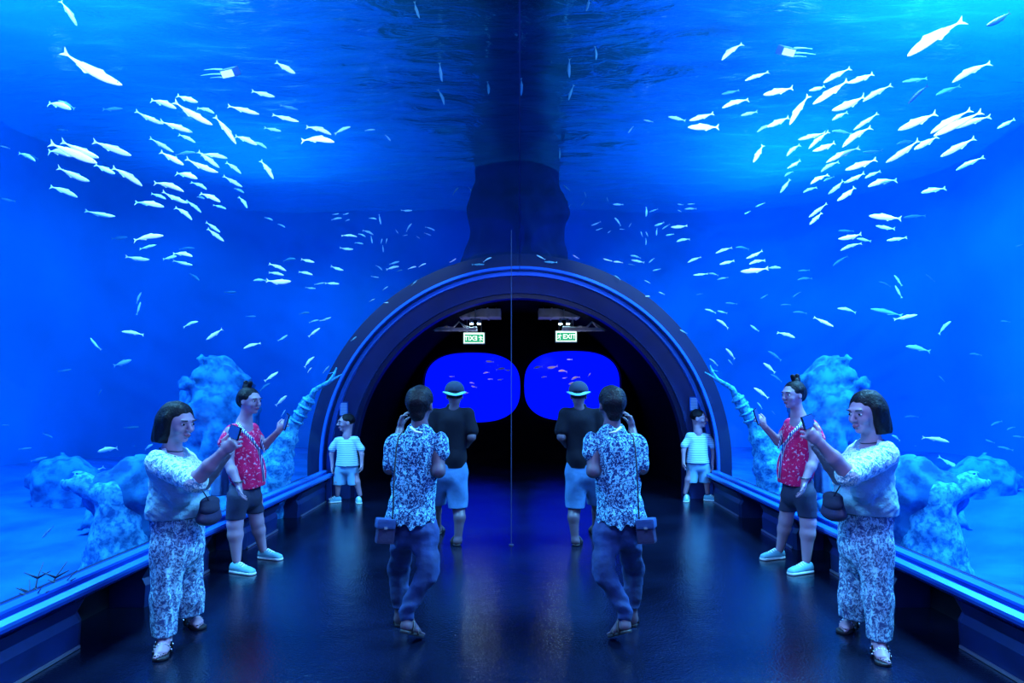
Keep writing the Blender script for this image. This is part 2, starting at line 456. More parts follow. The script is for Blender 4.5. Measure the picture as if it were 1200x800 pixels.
# dark rock column rising behind the portal
f = Field()
for i in range(9):
    z = 2.9+i*0.5
    f.cap((-0.1+0.12*math.sin(i*2.1), 13.3, z), (-0.08+0.12*math.sin(i*2.1+2.1), 13.3, z+.5), 0.88-0.02*i if i else 1.6, .86-0.02*i, 0.3)
f.cap((-1.5, 12.6, 2.6), (1.4, 12.6, 2.6), .7, .7, .4)
f.cap((-0.1, 12.8, 2.9), (-0.1, 13.2, 4.0), 1.2, .8, .5)
_n = hash_noise(21, 14)
f.post.append(lambda G, X, Y, Z: np.where(G < .075, G+0.05*_n(X, Y, Z, (5, 5, 4))+0.02*_n(X, Y, Z, (14, 14, 12)), G))
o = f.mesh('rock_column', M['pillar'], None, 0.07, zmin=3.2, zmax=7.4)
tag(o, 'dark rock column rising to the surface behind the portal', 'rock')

# ledge and plinths along the foot of both panes
prof_sill = [(2.62, .352), (2.62, .385), (2.66, .40), (2.685, .40), (2.69, .42), (2.735, .43), (2.80, .43), (2.80, .30), (2.70, .30), (2.66, .34)]
M['sill'] = solid('blue_lacquered_sill', (0.004, 0.05, 0.35), 0.22, bump=0.05, bscale=5)
M['strip'] = solid('bright_blue_metal_strip', (0.03, 0.28, 1.0), 0.2, metal=0.5)
gaps = [(2.35, 3.0), (3.98, 4.66), (5.62, 6.3), (7.2, 7.86)]
tn = 6
for sgn, side in ((-1, 'left'), (1, 'right')):
    o = sweep('trim_%d' % tn, [(sgn*x, z) for x, z in prof_sill], [Y0, 8.98], M['sill']); struct(o); tn += 1
    o = sweep('trim_%d' % tn, [(sgn*2.693, .418), (sgn*2.693, .436), (sgn*2.742, .448), (sgn*2.742, .428)], [Y0, 8.97], M['strip']); struct(o); tn += 1
    o = sweep('trim_%d' % tn, [(sgn*2.615, .372), (sgn*2.615, .392), (sgn*2.655, .408), (sgn*2.655, .392)], [Y0, 8.97], M['strip']); struct(o); tn += 1
    o = sweep('wall_recess_%s' % side, [(sgn*3.05, 0), (sgn*3.05, .30), (sgn*3.0, .30), (sgn*3.0, 0)], [Y0, 8.98], M['recess']); struct(o)
    o = sweep('trim_%d' % tn, [(sgn*2.7, .30), (sgn*3.05, .30), (sgn*3.05, .34), (sgn*2.68, .34)], [Y0, 8.98], M['frame']); struct(o); tn += 1
    y = Y0; blocks = []
    for a, b in gaps: blocks.append((y, a)); y = b
    blocks.append((y, 8.98))
    nm = ['nearest the photographer', 'second from the photographer', 'third from the photographer', 'fourth from the photographer', 'farthest, beside the portal']
    for j, (a, b) in enumerate(blocks):
        e = empty('plinth', (sgn*2.85, (a+b)/2, 0), 'dark blue plinth block under the %s window ledge, %s' % (side, nm[j]), 'plinth', 'plinth blocks along the %s ledge' % side)
        bm = bmesh.new()
        pr = [(2.715, 0.0), (2.705, .16), (2.73, .21), (2.68, .30), (2.99, .30), (2.99, 0)]
        vs = []
        rr = 0.05
        for yy, inset in ((a, 0.02), (a+rr, 0), (b-rr, 0), (b, 0.02)):
            vs.append([bm.verts.new((sgn*(x+(inset if x < 2.9 else 0)-2.85), yy-(a+b)/2, z)) for x, z in pr])
        for i in range(3):
            for k in range(6): bm.faces.new((vs[i][k], vs[i][(k+1) % 6], vs[i+1][(k+1) % 6], vs[i+1][k]))
        bm.faces.new(vs[0]); bm.faces.new(list(reversed(vs[3])))
        bm_obj('body', bm, M['plinth'], e)
        bm = bmesh.new(); add_box(bm, (sgn*(2.703-2.85), 0, 0.012), (0.012, (b-a)-0.1, 0.018))
        bm_obj('base_strip', bm, M['steel'], e)
# joint of the two panes: slim steel mullion
e = empty('mullion', (-0.085, 6.5, 0), 'slim steel post on the tunnel centre line running floor to crown', 'post')
bm = bmesh.new(); add_tube(bm, [(0, 0, 0), (0, 0, 3.2)], 0.004, 8); bm_obj('pole', bm, M['dull_steel'], e)
bm = bmesh.new(); add_tube(bm, [(0, 0, 0), (0, 0, 0.008)], 0.025, 16); bm_obj('base', bm, M['dull_steel'], e)
bm = bmesh.new(); add_box(bm, (0, (Y0+8.9)/2, R+ZC-.012), (0.008, 8.9-Y0, 0.012)); o = bm_obj('trim_%d' % tn, bm, M['ring_face']); struct(o); tn += 1

# two large rounded viewing windows in the far wall
M['porthole_glow'] = emit('backlit_deep_blue', (0.0, 0.004, 1.0), PORT_E if 'PORT_E' in globals() else 1.5)
M['port_rim'] = solid('black_window_rim', (0.002, 0.002, 0.006), 0.8, spec=0.1)
def superell(a, b, p, n=64):
    out = []
    for i in range(n):
        t = 2*math.pi*i/n; c, s = math.cos(t), math.sin(t)
        out.append((a*math.copysign(abs(c)**(2/p), c), b*math.copysign(abs(s)**(2/p), s)))
    return out
for k, (px, py, side) in enumerate(((552.5, 454, 'left'), (671.5, 452, 'right'))):
    c = at(px, py, 14.0)
    e = empty('window_%d' % (3+k), (c.x, 14.3, c.z)); e['kind'] = 'structure'
    S = superell(1.065, .775, 2.7); S2 = superell(1.12, .83, 2.7)
    mesh_obj('backlit_panel', [(x, 0, z) for x, z in superell(1.12, .83, 2.7)], [tuple(range(64))], M['porthole_glow'], e)
    V = []; Fc = []
    for (x, z), (X, Z) in zip(S, S2): V += [(x, -.28, z), (X, -.28, Z), (X, 0.02, Z), (x, 0.0, z)]
    for i in range(64):
        j = (i+1) % 64
        Fc += [(4*i, 4*j, 4*j+1, 4*i+1), (4*i+3, 4*i, 4*i+0, 4*j)[:3]+(4*j+3,) if False else (4*i, 4*i+3, 4*j+3, 4*j), (4*i+1, 4*j+1, 4*j+2, 4*i+2)]
    mesh_obj('window_frame', V, Fc, M['port_rim'], e)
    pane = mesh_obj('pane', [(x, -.2, z) for x, z in S], [tuple(range(64))], M['glass'], e)
# ------------------------------------------------------------------ fish
def fish_mat(name, back, belly, rough=0.35):
    m, nt, out = new_mat(name)
    v = coords(nt)
    sp = N(nt, 'ShaderNodeSeparateXYZ'); nt.links.new(v, sp.inputs[0])
    mr = N(nt, 'ShaderNodeMapRange'); mr.inputs['From Min'].default_value = -0.06; mr.inputs['From Max'].default_value = 0.10
    nt.links.new(sp.outputs['Z'], mr.inputs['Value'])
    r = ramp(nt, mr.outputs[0], [(0.0, belly), (0.75, belly), (1.0, back)])
    b = N(nt, 'ShaderNodeBsdfPrincipled', Roughness=rough)
    nt.links.new(r.outputs['Color'], b.inputs['Base Color']); nt.links.new(b.outputs[0], out.inputs[0]); return m
M['fish'] = fish_mat('silver_fish_skin', (0.6, 0.7, 0.7), (1.0, 1.0, 0.98))
M['fish_hazed'] = fish_mat('hazed_silver_fish_skin', (0.15, 0.32, 0.4), (0.22, 0.45, 0.5))  # silver skin with the haze of distance put into its colour
M['fish_dark'] = fish_mat('dark_fish_skin', (0.01, 0.03, 0.1), (0.02, 0.05, 0.15))
M['fish_pink'] = fish_mat('pink_fish_skin', (1.0, 0.45, 0.6), (1.0, 0.6, 0.7))
M['fish_lit'] = fish_mat('cream_fish_skin', (1.0, 0.75, 0.7), (1.0, 0.85, 0.8))
M['fin'] = solid('translucent_fin', (0.75, 0.85, 0.85), 0.5)
M['eye'] = solid('black_fish_eye', (0.005, 0.005, 0.01), 0.1)
def fish_parts(bend, yaw):
    """body, tail fin, dorsal fin, anal fin, eyes of a slim schooling fish, one unit long, nose towards +x"""
    prof = [(.50, .004, .004), (.485, .020, .014), (.45, .042, .028), (.38, .070, .042), (.28, .094, .052), (.15, .104, .056), (.02, .098, .052), (-.10, .080, .040), (-.22, .054, .026), (-.31, .030, .015), (-.37, .020, .010), (-.40, .024, .006)]
    cz = lambda x: bend*(x*x-0.08)
    cy = lambda x: yaw*max(0, -x+.1)**2
    bm = bmesh.new(); rings = []; n = 12
    for x, h, w in prof:
        rings.append([bm.verts.new((x, cy(x)+w*math.cos(2*math.pi*k/n), cz(x)+h*math.sin(2*math.pi*k/n)*(1.0 if math.sin(2*math.pi*k/n) > 0 else 1.12))) for k in range(n)])
    for a, b in zip(rings, rings[1:]):
        for k in range(n): bm.faces.new((a[k], a[(k+1) % n], b[(k+1) % n], b[k]))
    bm.faces.new(rings[0]); bm.faces.new(list(reversed(rings[-1])))
    def to_me(bm, nm, smooth=True):
        bmesh.ops.recalc_face_normals(bm, faces=bm.faces)
        me = bpy.data.meshes.new(nm); bm.to_mesh(me); bm.free()
        me.polygons.foreach_set('use_smooth', [smooth]*len(me.polygons)); return me
    body = to_me(bm, 'fish')
    def fin(outline, nm):
        bm = bmesh.new(); t = 0.004
        A = [bm.verts.new((x, cy(x)+t, cz(x)+z)) for x, z in outline]; B = [bm.verts.new((x, cy(x)-t, cz(x)+z)) for x, z in outline]
        bm.faces.new(A); bm.faces.new(list(reversed(B)))
        m = len(A)
        for k in range(m): bm.faces.new((A[k], A[(k+1) % m], B[(k+1) % m], B[k]))
        return to_me(bm, nm, False)
    tail = fin([(-.385, .018), (-.44, .06), (-.50, .125), (-.475, .05), (-.455, 0), (-.475, -.05), (-.50, -.125), (-.44, -.06), (-.385, -.018)], 'tail_fin')
    dors = fin([(.20, .09), (.12, .155), (.04, .125), (-.12, .095), (-.20, .075), (-.16, .05), (.18, .07)], 'dorsal_fin')
    anal = fin([(-.02, -.09), (-.07, -.145), (-.14, -.10), (-.24, -.07), (-.2, -.04), (-.04, -.07)], 'anal_fin')
    bm = bmesh.new()
    for s in (1, -1):
        bmesh.ops.create_uvsphere(bm, u_segments=8, v_segments=6, radius=.014, matrix=Matrix.Translation((.425, s*.030, .012+cz(.425))))
    eye = to_me(bm, 'eyes')
    return body, [('tail_fin', tail, 'fin'), ('dorsal_fin', dors, 'fin'), ('anal_fin', anal, 'fin'), ('eye', eye, 'eye')]
variants = [fish_parts(0.0, 0.0), fish_parts(-0.22, 0.25), fish_parts(0.18, -0.3), fish_parts(-0.4, 0.1)]
_mesh_cache = {}
def fish_mesh(v, part, mat):
    key = (v, part, mat)
    if key not in _mesh_cache:
        src = variants[v][0] if part == 'body' else dict((a, b) for a, b, _ in variants[v][1])[part]
        me = src.copy(); me.materials.append(M[mat]); _mesh_cache[key] = me
    return _mesh_cache[key]
# head x, head y, tail x, tail y, tone (1 lit silver ... .3 dim with distance, -1 dark, 2 pink)
FR = [(1064,63,1125,26,1),(1119,92,1156,76,1),(965,96,995,81,1),(947,108,969,99,1),(953,122,994,94,1),(992,100,1028,83,1),(976,130,1015,113,1),(1012,117,1042,101,1),(973,142,994,130,1),(1002,151,1027,134,1),(986,171,1020,148,1),(975,153,998,156,.6),(1055,151,1095,134,1),(1092,154,1134,131,1),(1098,157,1147,133,1),(1119,150,1159,136,1),(1168,151,1190,139,1),(1105,182,1140,163,1),(1122,198,1150,185,1),(1042,189,1075,166,1),(1070,176,1100,159,1),(947,174,970,154,1),(937,162,966,157,1),(920,183,938,168,1),(950,180,984,164,1),(970,188,1004,174,1),(990,200,1028,186,1),(962,200,982,189,1),(921,199,941,186,1),(925,145,946,113,1),(898,150,926,136,1),(895,111,929,103,1),(1058,96,1086,92,.5),(1095,112,1125,100,.3),(1052,167,1073,166,.4),(1012,178,1034,177,.4),(1065,120,1085,101,-1),(1155,32,1188,12,-1),
(918,207,930,200,1),(914,226,926,210,1),(947,216,972,203,1),(941,225,957,219,1),(965,212,977,207,1),(972,227,988,212,1),(989,215,1015,202,1),(1012,209,1032,200,1),(981,236,1004,218,1),(1017,217,1050,210,1),(1078,226,1108,220,1),(949,254,968,239,1),(947,264,965,248,1),(1019,253,1056,256,1),(1060,254,1083,253,.5),(1027,265,1049,268,1),(1039,282,1063,278,1),(982,281,1012,274,1),(983,270,1000,271,.5),(1003,280,1022,282,1),(986,292,1008,285,.9),(977,311,992,300,.55),(915,313,899,314,1),(934,318,950,316,.4),(935,327,951,326,.5),(1049,322,1056,335,.8),(1050,334,1056,349,.7),(1031,329,1043,336,.35),(1085,321,1095,330,.3),(1022,361,1055,370,.3),(1073,369,1049,374,1),(983,360,1002,366,.8),(975,383,955,371,.8),(930,365,945,367,.4),(915,357,926,357,.5),(1112,376,1101,391,.7),(931,395,912,389,.8),(1190,289,1199,286,.4),(1172,376,1184,377,.35),(929,348,938,342,.35),
(845,69,869,51,1),(873,94,900,85,1),(846,110,866,106,.5),(847,124,876,117,1),(868,136,888,130,1),(887,154,904,145,1),(805,151,844,147,1),(808,141,836,133,.8),(784,135,803,143,1),(754,141,766,142,1),(736,156,742,148,.9),(881,192,896,168,1),(611,111,611,92,.5),(667,90,667,70,.5),(666,117,672,100,.5),(687,14,691,-4,.5),(699,70,698,54,.4),(656,186,656,173,.4),
(643,224,647,216,.5),(660,216,668,224,.5),(685,224,687,232,.4),(681,241,685,236,.4),(666,244,669,239,.4),(649,247,651,243,.4),(711,231,713,237,.4),(718,240,731,239,1),(757,254,758,242,1),(761,248,771,245,1),(794,239,801,240,1),(806,239,814,239,1),(803,244,816,245,1),(794,246,799,248,.9),(872,251,880,247,.7),(886,242,896,238,.7),(767,265,779,260,1),(776,268,785,263,1),(769,276,770,267,.8),(787,266,805,265,1),(780,276,790,274,1),(793,282,808,280,1),(720,255,728,264,1),(726,268,732,269,.9),(737,266,740,261,.9),(693,264,704,260,.9),(698,270,706,267,.9),(712,273,716,270,.8),(751,271,753,277,.8),(757,271,759,277,.8),(757,287,757,279,.8),(839,296,857,290,1),(861,290,879,291,.5),(843,310,861,305,1),(875,303,894,294,1),(877,309,897,304,1),(806,307,821,301,1),(813,322,829,321,1),(830,320,842,322,1),(841,327,853,325,1),(869,318,899,315,.7),(760,308,767,302,.8),(765,317,774,315,1),(739,299,751,302,.6),(740,304,755,308,.9),(707,303,717,306,.6),(719,306,730,308,.6),(720,322,727,328,.45),(736,309,744,311,.5),(671,299,679,303,2),(629,299,639,304,.7),(638,307,653,307,.5),(661,315,675,318,.6),
(755,328,762,332,.5),(756,347,762,347,.6),(772,342,779,345,.5),(816,345,824,344,.4),(826,362,839,366,1),(841,364,852,367,1),(840,374,854,384,1),(879,381,890,388,1),(850,355,864,356,.5),(891,350,900,345,.4),(797,386,805,391,.5),
(850,408,862,420,1),(853,421,859,427,.7),(901,411,915,422,.4),(894,425,909,436,1),(904,438,916,447,.5),(884,454,900,466,1),(941,445,955,456,1),(888,471,893,479,.8),(904,481,909,486,.4),(958,476,970,485,1),(975,488,987,496,.6),(832,420,841,428,.5),
(1062,405,1089,411,.6),(1137,414,1150,416,.5),(1101,440,1106,447,.5),(1004,444,1017,450,.4),(1061,488,1076,488,.5),(1111,517,1083,512,1),(1125,551,1102,535,.6),(1160,498,1175,493,.5),(1179,503,1190,500,.4),(1187,511,1200,512,.5),(1155,515,1166,519,.4),(1170,523,1186,527,.5),(1044,509,1056,516,1),(1045,549,1058,557,1),(1104,563,1124,556,.3)]
def to_left(x, y):
    return (1136.57-.9414*x+.1845*y-.1274*x*y/1000, -50.225+.083*x+1.077*y-.1217*x*y/1000)
FL = [(90,29,71,0,1),(1,171,12,174,.6),(28,180,47,187,.5),(68,117,89,128,.6),(65,151,80,153,.3),(50,630,62,616,.5),(2,498,12,498,.4),(176,622,184,624,.4),(0,232,18,236,.5)]
for hx, hy, tx, ty, tone in FR:
    a = to_left(hx, hy); b = to_left(tx, ty)
    if min(a[0], b[0]) < -3 or (tone < .45 and (hx > 1000 or tone > 0)): continue
    FL.append((a[0], a[1], b[0], b[1], tone))
def exit_depth(px, py, r=2.98):
    vx = (px-VX)/F_PX; vz = (VY-py)/F_PX
    a = vx*vx+vz*vz; b = 2*1.1*vz; c = 1.1*1.1-r*r
    d = (-b+math.sqrt(b*b-4*a*c))/(2*a)
    if CAMH+vz*d < ZC and abs(vx) > 1e-6: d = r/abs(vx)
    return d
def tone_word(t): return {True: 'bright silver'}.get(t >= .85, 'pink' if t == 2 else 'dark' if t < 0 else 'pale blue' if t >= .6 else 'dim blue')
def place_fish(rec, i):
    hx, hy, tx, ty, tone = rec
    cx, cy = (hx+tx)/2, (hy+ty)/2; ln = math.hypot(hx-tx, hy-ty)
    rng = random.Random(i*17+int(cx))
    want = 0.13+0.0045*ln
    if 0 < tone < .65: want *= 1.5
    D = F_PX*want/ln
    lo = exit_depth(cx, cy)+.3
    D = max(lo, D)
    if tone < .65: D = max(D, lo+2.0)
    D = min(D, max(13.2, lo))
    if lo > 8.4: D = min(D, max(8.8, exit_depth(cx, cy, 2.86)))
    if py_above(cy): D = min(D, (SURF-0.35-CAMH)/((VY-cy)/F_PX)) if cy < VY else D
    D = max(D, exit_depth(cx, cy, 2.86))
    xmax = 7.8
    if abs(cx-VX)/F_PX*D > xmax: D = xmax*F_PX/abs(cx-VX)
    if cy > VY: D = min(D, (CAMH-.3)/((cy-VY)/F_PX))
    p = at(cx, cy, D)
    L = ln*D/F_PX*1.04
    yaw = rng.uniform(-.35, .35)
    h = Vector((hx-tx, 0, -(hy-ty))).normalized(); h = (h+Vector((0, yaw, 0))).normalized()
    side = Vector((0, 1, 0)) + Vector((rng.uniform(-.25, .25), 0, rng.uniform(-.25, .25)))
    side = (side-h*side.dot(h)).normalized()
    up = h.cross(side)
    if up.z < 0: side = -side; up = -up
    R = Matrix((h, side, up)).transposed()
    mat = 'fish_dark' if tone < 0 else 'fish_pink' if tone == 2 else 'fish' if tone >= .6 else 'fish_hazed'
    v = rng.choice([0, 0, 1, 1, 2, 3])
    o = bpy.data.objects.new('fish', fish_mesh(v, 'body', mat)); COL.objects.link(o)
    o.matrix_world = Matrix.Translation(p) @ R.to_4x4() @ Matrix.Diagonal((L, L*rng.uniform(.7, .85), L*rng.uniform(.62, .8), 1))
    names = ['tail_fin']
    if ln > 12: names += ['dorsal_fin', 'anal_fin']
    if ln > 24: names += ['eye']
    for nm in names:
        c = bpy.data.objects.new(nm, fish_mesh(v, nm, 'eye' if nm == 'eye' else ('fin' if mat == 'fish' else mat))); COL.objects.link(c); c.parent = o
    return o, cx, cy, ln, tone, (hx, hy, tx, ty)
def py_above(y): return y < 300
placed = [place_fish(r, i) for i, r in enumerate(FR+FL)]
# what to call each: the part of the tank it swims in, then how it looks, then its place among the few like it
def zone(x, y):
    side = 'left' if x < 606 else 'right'
    u = abs(x-606)
    if u < 70 and y < 260: return side, 'by the dark column'
    if y > 395: return side, ('by the reef low' if u < 420 else 'behind the bobbed woman') if u < 460 else 'in the lower outer corner'
    if y < 100: return side, 'near the surface, top'
    if y < 165: return side, ('upper school, outer' if u > 440 else 'upper school, middle' if u > 330 else 'line under the surface')
    if y < 240: return side, ('main school, outer edge' if u > 430 else 'main school, thick of it' if u > 330 else 'ripples over the arch')
    if y < 300: return side, ('below main school, outer' if u > 400 else 'below main school, inner' if u > 270 else 'school above the arch, outer' if u > 165 else 'school above the arch, inner')
    return side, ('mid-water, outer' if u > 400 else 'mid-water, middle' if u > 300 else 'beside the arch, outer' if u > 200 else 'hugging the arch top')
def head_word(h):
    dx, dy = h[0]-h[2], h[1]-h[3]
    a = math.degrees(math.atan2(-dy, dx)) % 360
    return ['right', 'up right', 'straight up', 'up left', 'left', 'down left', 'straight down', 'down right'][int((a+22.5)//45) % 8]
buckets = {}
for rec in placed:
    o, x, y, ln, t, h = rec
    s, z = zone(x, y)
    size = 'large' if ln > 34 else 'small' if ln < 14 else ''
    buckets.setdefault((s, z, tone_word(t), head_word(h), size), []).append(rec)
ORD = ['first', 'second', 'third', 'fourth', 'fifth', 'sixth', 'seventh', 'eighth', 'ninth', 'tenth', 'eleventh', 'twelfth', 'thirteenth', 'fourteenth']
for (s, z, tw, hw, size), rs in buckets.items():
    rs.sort(key=lambda r: r[2] if len(rs) < 5 else abs(r[1]-606))
    for i, r in enumerate(rs):
        place = '' if len(rs) == 1 else (', topmost' if i == 0 else ', lowest' if i == len(rs)-1 else ', %s from top' % ORD[i]) if len(rs) < 5 else (', innermost' if i == 0 else ', outermost' if i == len(rs)-1 else ', %s from centre' % ORD[min(i, 13)])
        lab = ' '.join(('%s %s fish heading %s, %s %s%s' % (size, tw, hw, s, z, place)).split())
        tag(r[0], lab, 'fish', 'schooling fish in the tank, %s side' % s)
# fish in the two far windows
PF = [(634,442,641,441),(625,431,636,429),(641,431,654,429),(654,434,665,435),(659,443,665,442),(669,444,680,441),(666,450,676,447),(664,421,671,421),(692,437,689,441)]
PFl = [(569,423,579,424),(592,431,581,433),(598,434,591,433),(566,437,574,436),(572,444,577,444),(583,445,590,444),(550,448,556,449),(552,452,559,454),(527,441,532,441),(545,461,549,460)]
for side, lst in (('right', PF), ('left', PFl)):
    lst = sorted(lst, key=lambda r: r[1])
    for i, (hx, hy, tx, ty) in enumerate(lst):
        D = 14.17; ln = max(6, math.hypot(hx-tx, hy-ty)*.95); cx, cy = (hx+tx)/2, (hy+ty)/2
        h = Vector((hx-tx, 0, -(hy-ty))).normalized(); sd = Vector((0, 1, 0)); up = h.cross(sd)
        if up.z < 0: sd = -sd; up = -up
        o = bpy.data.objects.new('fish', fish_mesh(i % 4, 'body', 'fish_lit')); COL.objects.link(o)
        L = ln*D/F_PX
        o.matrix_world = Matrix.Translation(at(cx, cy, D)) @ Matrix((h, sd, up)).transposed().to_4x4() @ Matrix.Diagonal((L, L*.35, L*1.1, 1))
        c = bpy.data.objects.new('tail_fin', fish_mesh(i % 4, 'tail_fin', 'fish_lit')); COL.objects.link(c); c.parent = o
        tag(o, 'tiny cream fish in the %s rounded window, %s' % (side, 'topmost' if i == 0 else 'lowest' if i == len(lst)-1 else ORD[i]+' from top'), 'fish', 'fish in the %s far window' % side)

# ------------------------------------------------------------------ reef on both sides
def rock(px, py, D, rx, ry, rz, seed, label, side, h=0.05, amp=0.10, mat='rock', name='reef_rock'):
    c = at(px, py, D); f = Field(); X, Y, Z = Vector((1,0,0)), Vector((0,1,0)), Vector((0,0,1))
    rg = random.Random(seed)
    f.ell(c, (X, Y, Z), (rx, ry, rz), .1)
    for i in range(6):
        a = rg.uniform(0, 6.28); q = c+Vector((math.cos(a)*rx*.7, math.sin(a)*ry*.6, rg.uniform(-.6, .3)*rz)); s = rg.uniform(.35, .6)
        f.ell(q, (X, Y, Z), (rx*s, ry*s, rz*s), .12)
    f.cap((c.x, c.y, 0), c, max(rx, ry)*1.02, min(rx, ry)*.8, .15)
    n1 = hash_noise(seed, 12); n2 = hash_noise(seed+50, 12)
    f.post.append(lambda G, X, Y, Z: np.where(G < .075, G+amp*.45*n1(X, Y, Z, (11, 11, 11))+amp*.4*n2(X, Y, Z, (28, 28, 28)), G))
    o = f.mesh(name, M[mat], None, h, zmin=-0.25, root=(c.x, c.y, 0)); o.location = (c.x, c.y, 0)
    return tag(o, label, 'rock', 'reef rocks, %s side' % side)
def mirror_rock(o, label, side, dx=0.0):
    c = copy_tree(o); c.location.x = -o.location.x+dx; c.scale.x = -1; c['label'] = label; c['group'] = 'reef rocks, %s side' % side; return c
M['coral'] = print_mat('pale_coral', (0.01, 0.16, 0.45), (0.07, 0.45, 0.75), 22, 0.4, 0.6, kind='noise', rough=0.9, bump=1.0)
r1 = rock(972, 480, 8.6, .42, .4, .75, 31, 'tall pale reef rock behind the women on the right', 'right')
mirror_rock(r1, 'tall pale reef rock behind the women on the left', 'left', .12)
r2 = rock(1062, 572, 5.7, .32, .35, .22, 32, 'low knobbly reef rock beside the bobbed woman, right side', 'right', .035, .06)
mirror_rock(r2, 'low knobbly reef rock beside the bobbed woman, left side', 'left', .1)
r3 = rock(1040, 590, 6.7, .56, .4, .3, 33, 'broad pale rock behind the bobbed woman, right side', 'right', .05, .07)
mirror_rock(r3, 'broad pale rock behind the bobbed woman, left side', 'left', .1)
r4 = rock(1150, 560, 8.2, .36, .3, .16, 34, 'low rock at the far right edge of the reef', 'right', .04, .05)
mirror_rock(r4, 'low rock at the far left edge of the reef', 'left', .1)
def tube_sponge():
    a, b = at(1096, 582, 5.4), at(1142, 565, 5.4)
    f = Field(); c = (a+b)/2; c.z = 0
    f.cap(a, b, .085, .10, .03).cap(b, b+(b-a).normalized()*.12, .07, .05, .02, cut=True)
    f.cap(Vector((a.x, a.y+.1, 0)), a, .34, .12, .12)
    nn = hash_noise(71, 12); f.post.append(lambda G, X, Y, Z: np.where(G > .07, G, G+.008*nn(X, Y, Z, (40, 40, 40))))
    o = f.mesh('tube_sponge', M['coral'], None, .016, zmin=-.2, root=c); o.location = c; return o
o = tube_sponge(); tag(o, 'thick pale tube sponge lying on the sand, right side', 'sponge', 'tube sponges')
o2 = copy_tree(o); o2.location.x *= -1; o2.location.x += .1; o2.scale.x = -1; o2['label'] = 'thick pale tube sponge lying on the sand, left side'
def coral_branch():
    """broad rough base narrowing to a ringed neck, then a thin bent twig that forks at its tip"""
    D = 7.9
    P = lambda x, y, d=0: at(x, y, D+d)
    base = P(905, 560); base.z = 0.0
    root = empty('branching_coral', base, 'tall pale coral reaching up left with ringed neck and forked tip, right side', 'coral', 'branching corals')
    f = Field(); nn = hash_noise(81, 14)
    f.chain([Vector((base.x+.15, base.y, 0)), P(903, 548), P(893, 515), P(882, 495)], [.26, .20, .15, .085], .05)
    f.post.append(lambda G, X, Y, Z: np.where(G > .07, G, G+.018*nn(X, Y, Z, (30, 30, 30))))
    f.mesh('base', M['coral'], root, .022, root=base, zmin=-.1)
    bm = bmesh.new(); L = Vector(base)
    pts = [P(881, 494)-L, P(874, 482)-L, P(867, 470)-L, P(862, 463)-L]
    add_tube(bm, pts, [.075, .07, .075, .05], 12)
    for t in (0.1, .35, .62, .86):
        p = pts[0].lerp(pts[-1], t); d = (pts[-1]-pts[0]).normalized(); u = d.cross(Vector((0, 1, 0))).normalized(); w_ = d.cross(u)
        add_tube(bm, [p+(u*math.cos(a)+w_*math.sin(a))*(.082-.012*t) for a in [i*math.pi/8 for i in range(16)]], .017, 6, closed=True)
    bm_obj('ringed_neck', bm, M['coral'], root, True)
    bm = bmesh.new()
    add_tube(bm, [P(862, 464)-L, P(858, 455)-L, P(850, 450)-L, P(841, 445)-L, P(836, 438)-L, P(832, 428)-L], [.045, .035, .028, .025, .02, .008], 8)
    add_tube(bm, [P(837, 440)-L, P(836, 434)-L, P(841, 435)-L], [.018, .014, .006], 8)
    add_tube(bm, [P(845, 448)-L, P(836, 442)-L, P(826, 436)-L], [.02, .016, .006], 8)
    bm_obj('twig', bm, M['coral'], root, True)
    return root
cb = coral_branch(); c2 = copy_tree(cb); c2.location.x = -cb.location.x+.09; c2.scale = (-1, 1, .985); c2['label'] = 'tall pale coral reaching up right with ringed neck and forked tip, left side'
def kelp(px, py, D, side):
    c = at(px, py, D); c.z = 0
    rg = random.Random(5); root = empty('seaweed_clump', c, 'dark feathery seaweed clump at the lower %s corner of the tank' % side, 'seaweed')
    for i in range(12):
        bm = bmesh.new(); a = rg.uniform(0, 6.28); ln = rg.uniform(.25, .5); x, y = .08*math.cos(a), .12*math.sin(a)
        pts = [Vector((x+(math.cos(a)*.25*t*t+rg.uniform(-.015, .015)), y+math.sin(a)*.25*t*t, ln*t)) for t in [k/6 for k in range(7)]]
        add_tube(bm, pts, [.014*(1-.8*k/6) for k in range(7)], 6)
        for k in range(1, 6):
            for s in (-1, 1):
                q = pts[k]; add_tube(bm, [q, q+Vector((s*.07, .02*s, .04))], [.008, .003], 5)
        bm_obj('frond', bm, M['kelp'], root, True)
M['kelp'] = solid('dark_seaweed', (0.02, 0.07, 0.12), 0.7)
kelp(12, 700, 3.75, 'left')
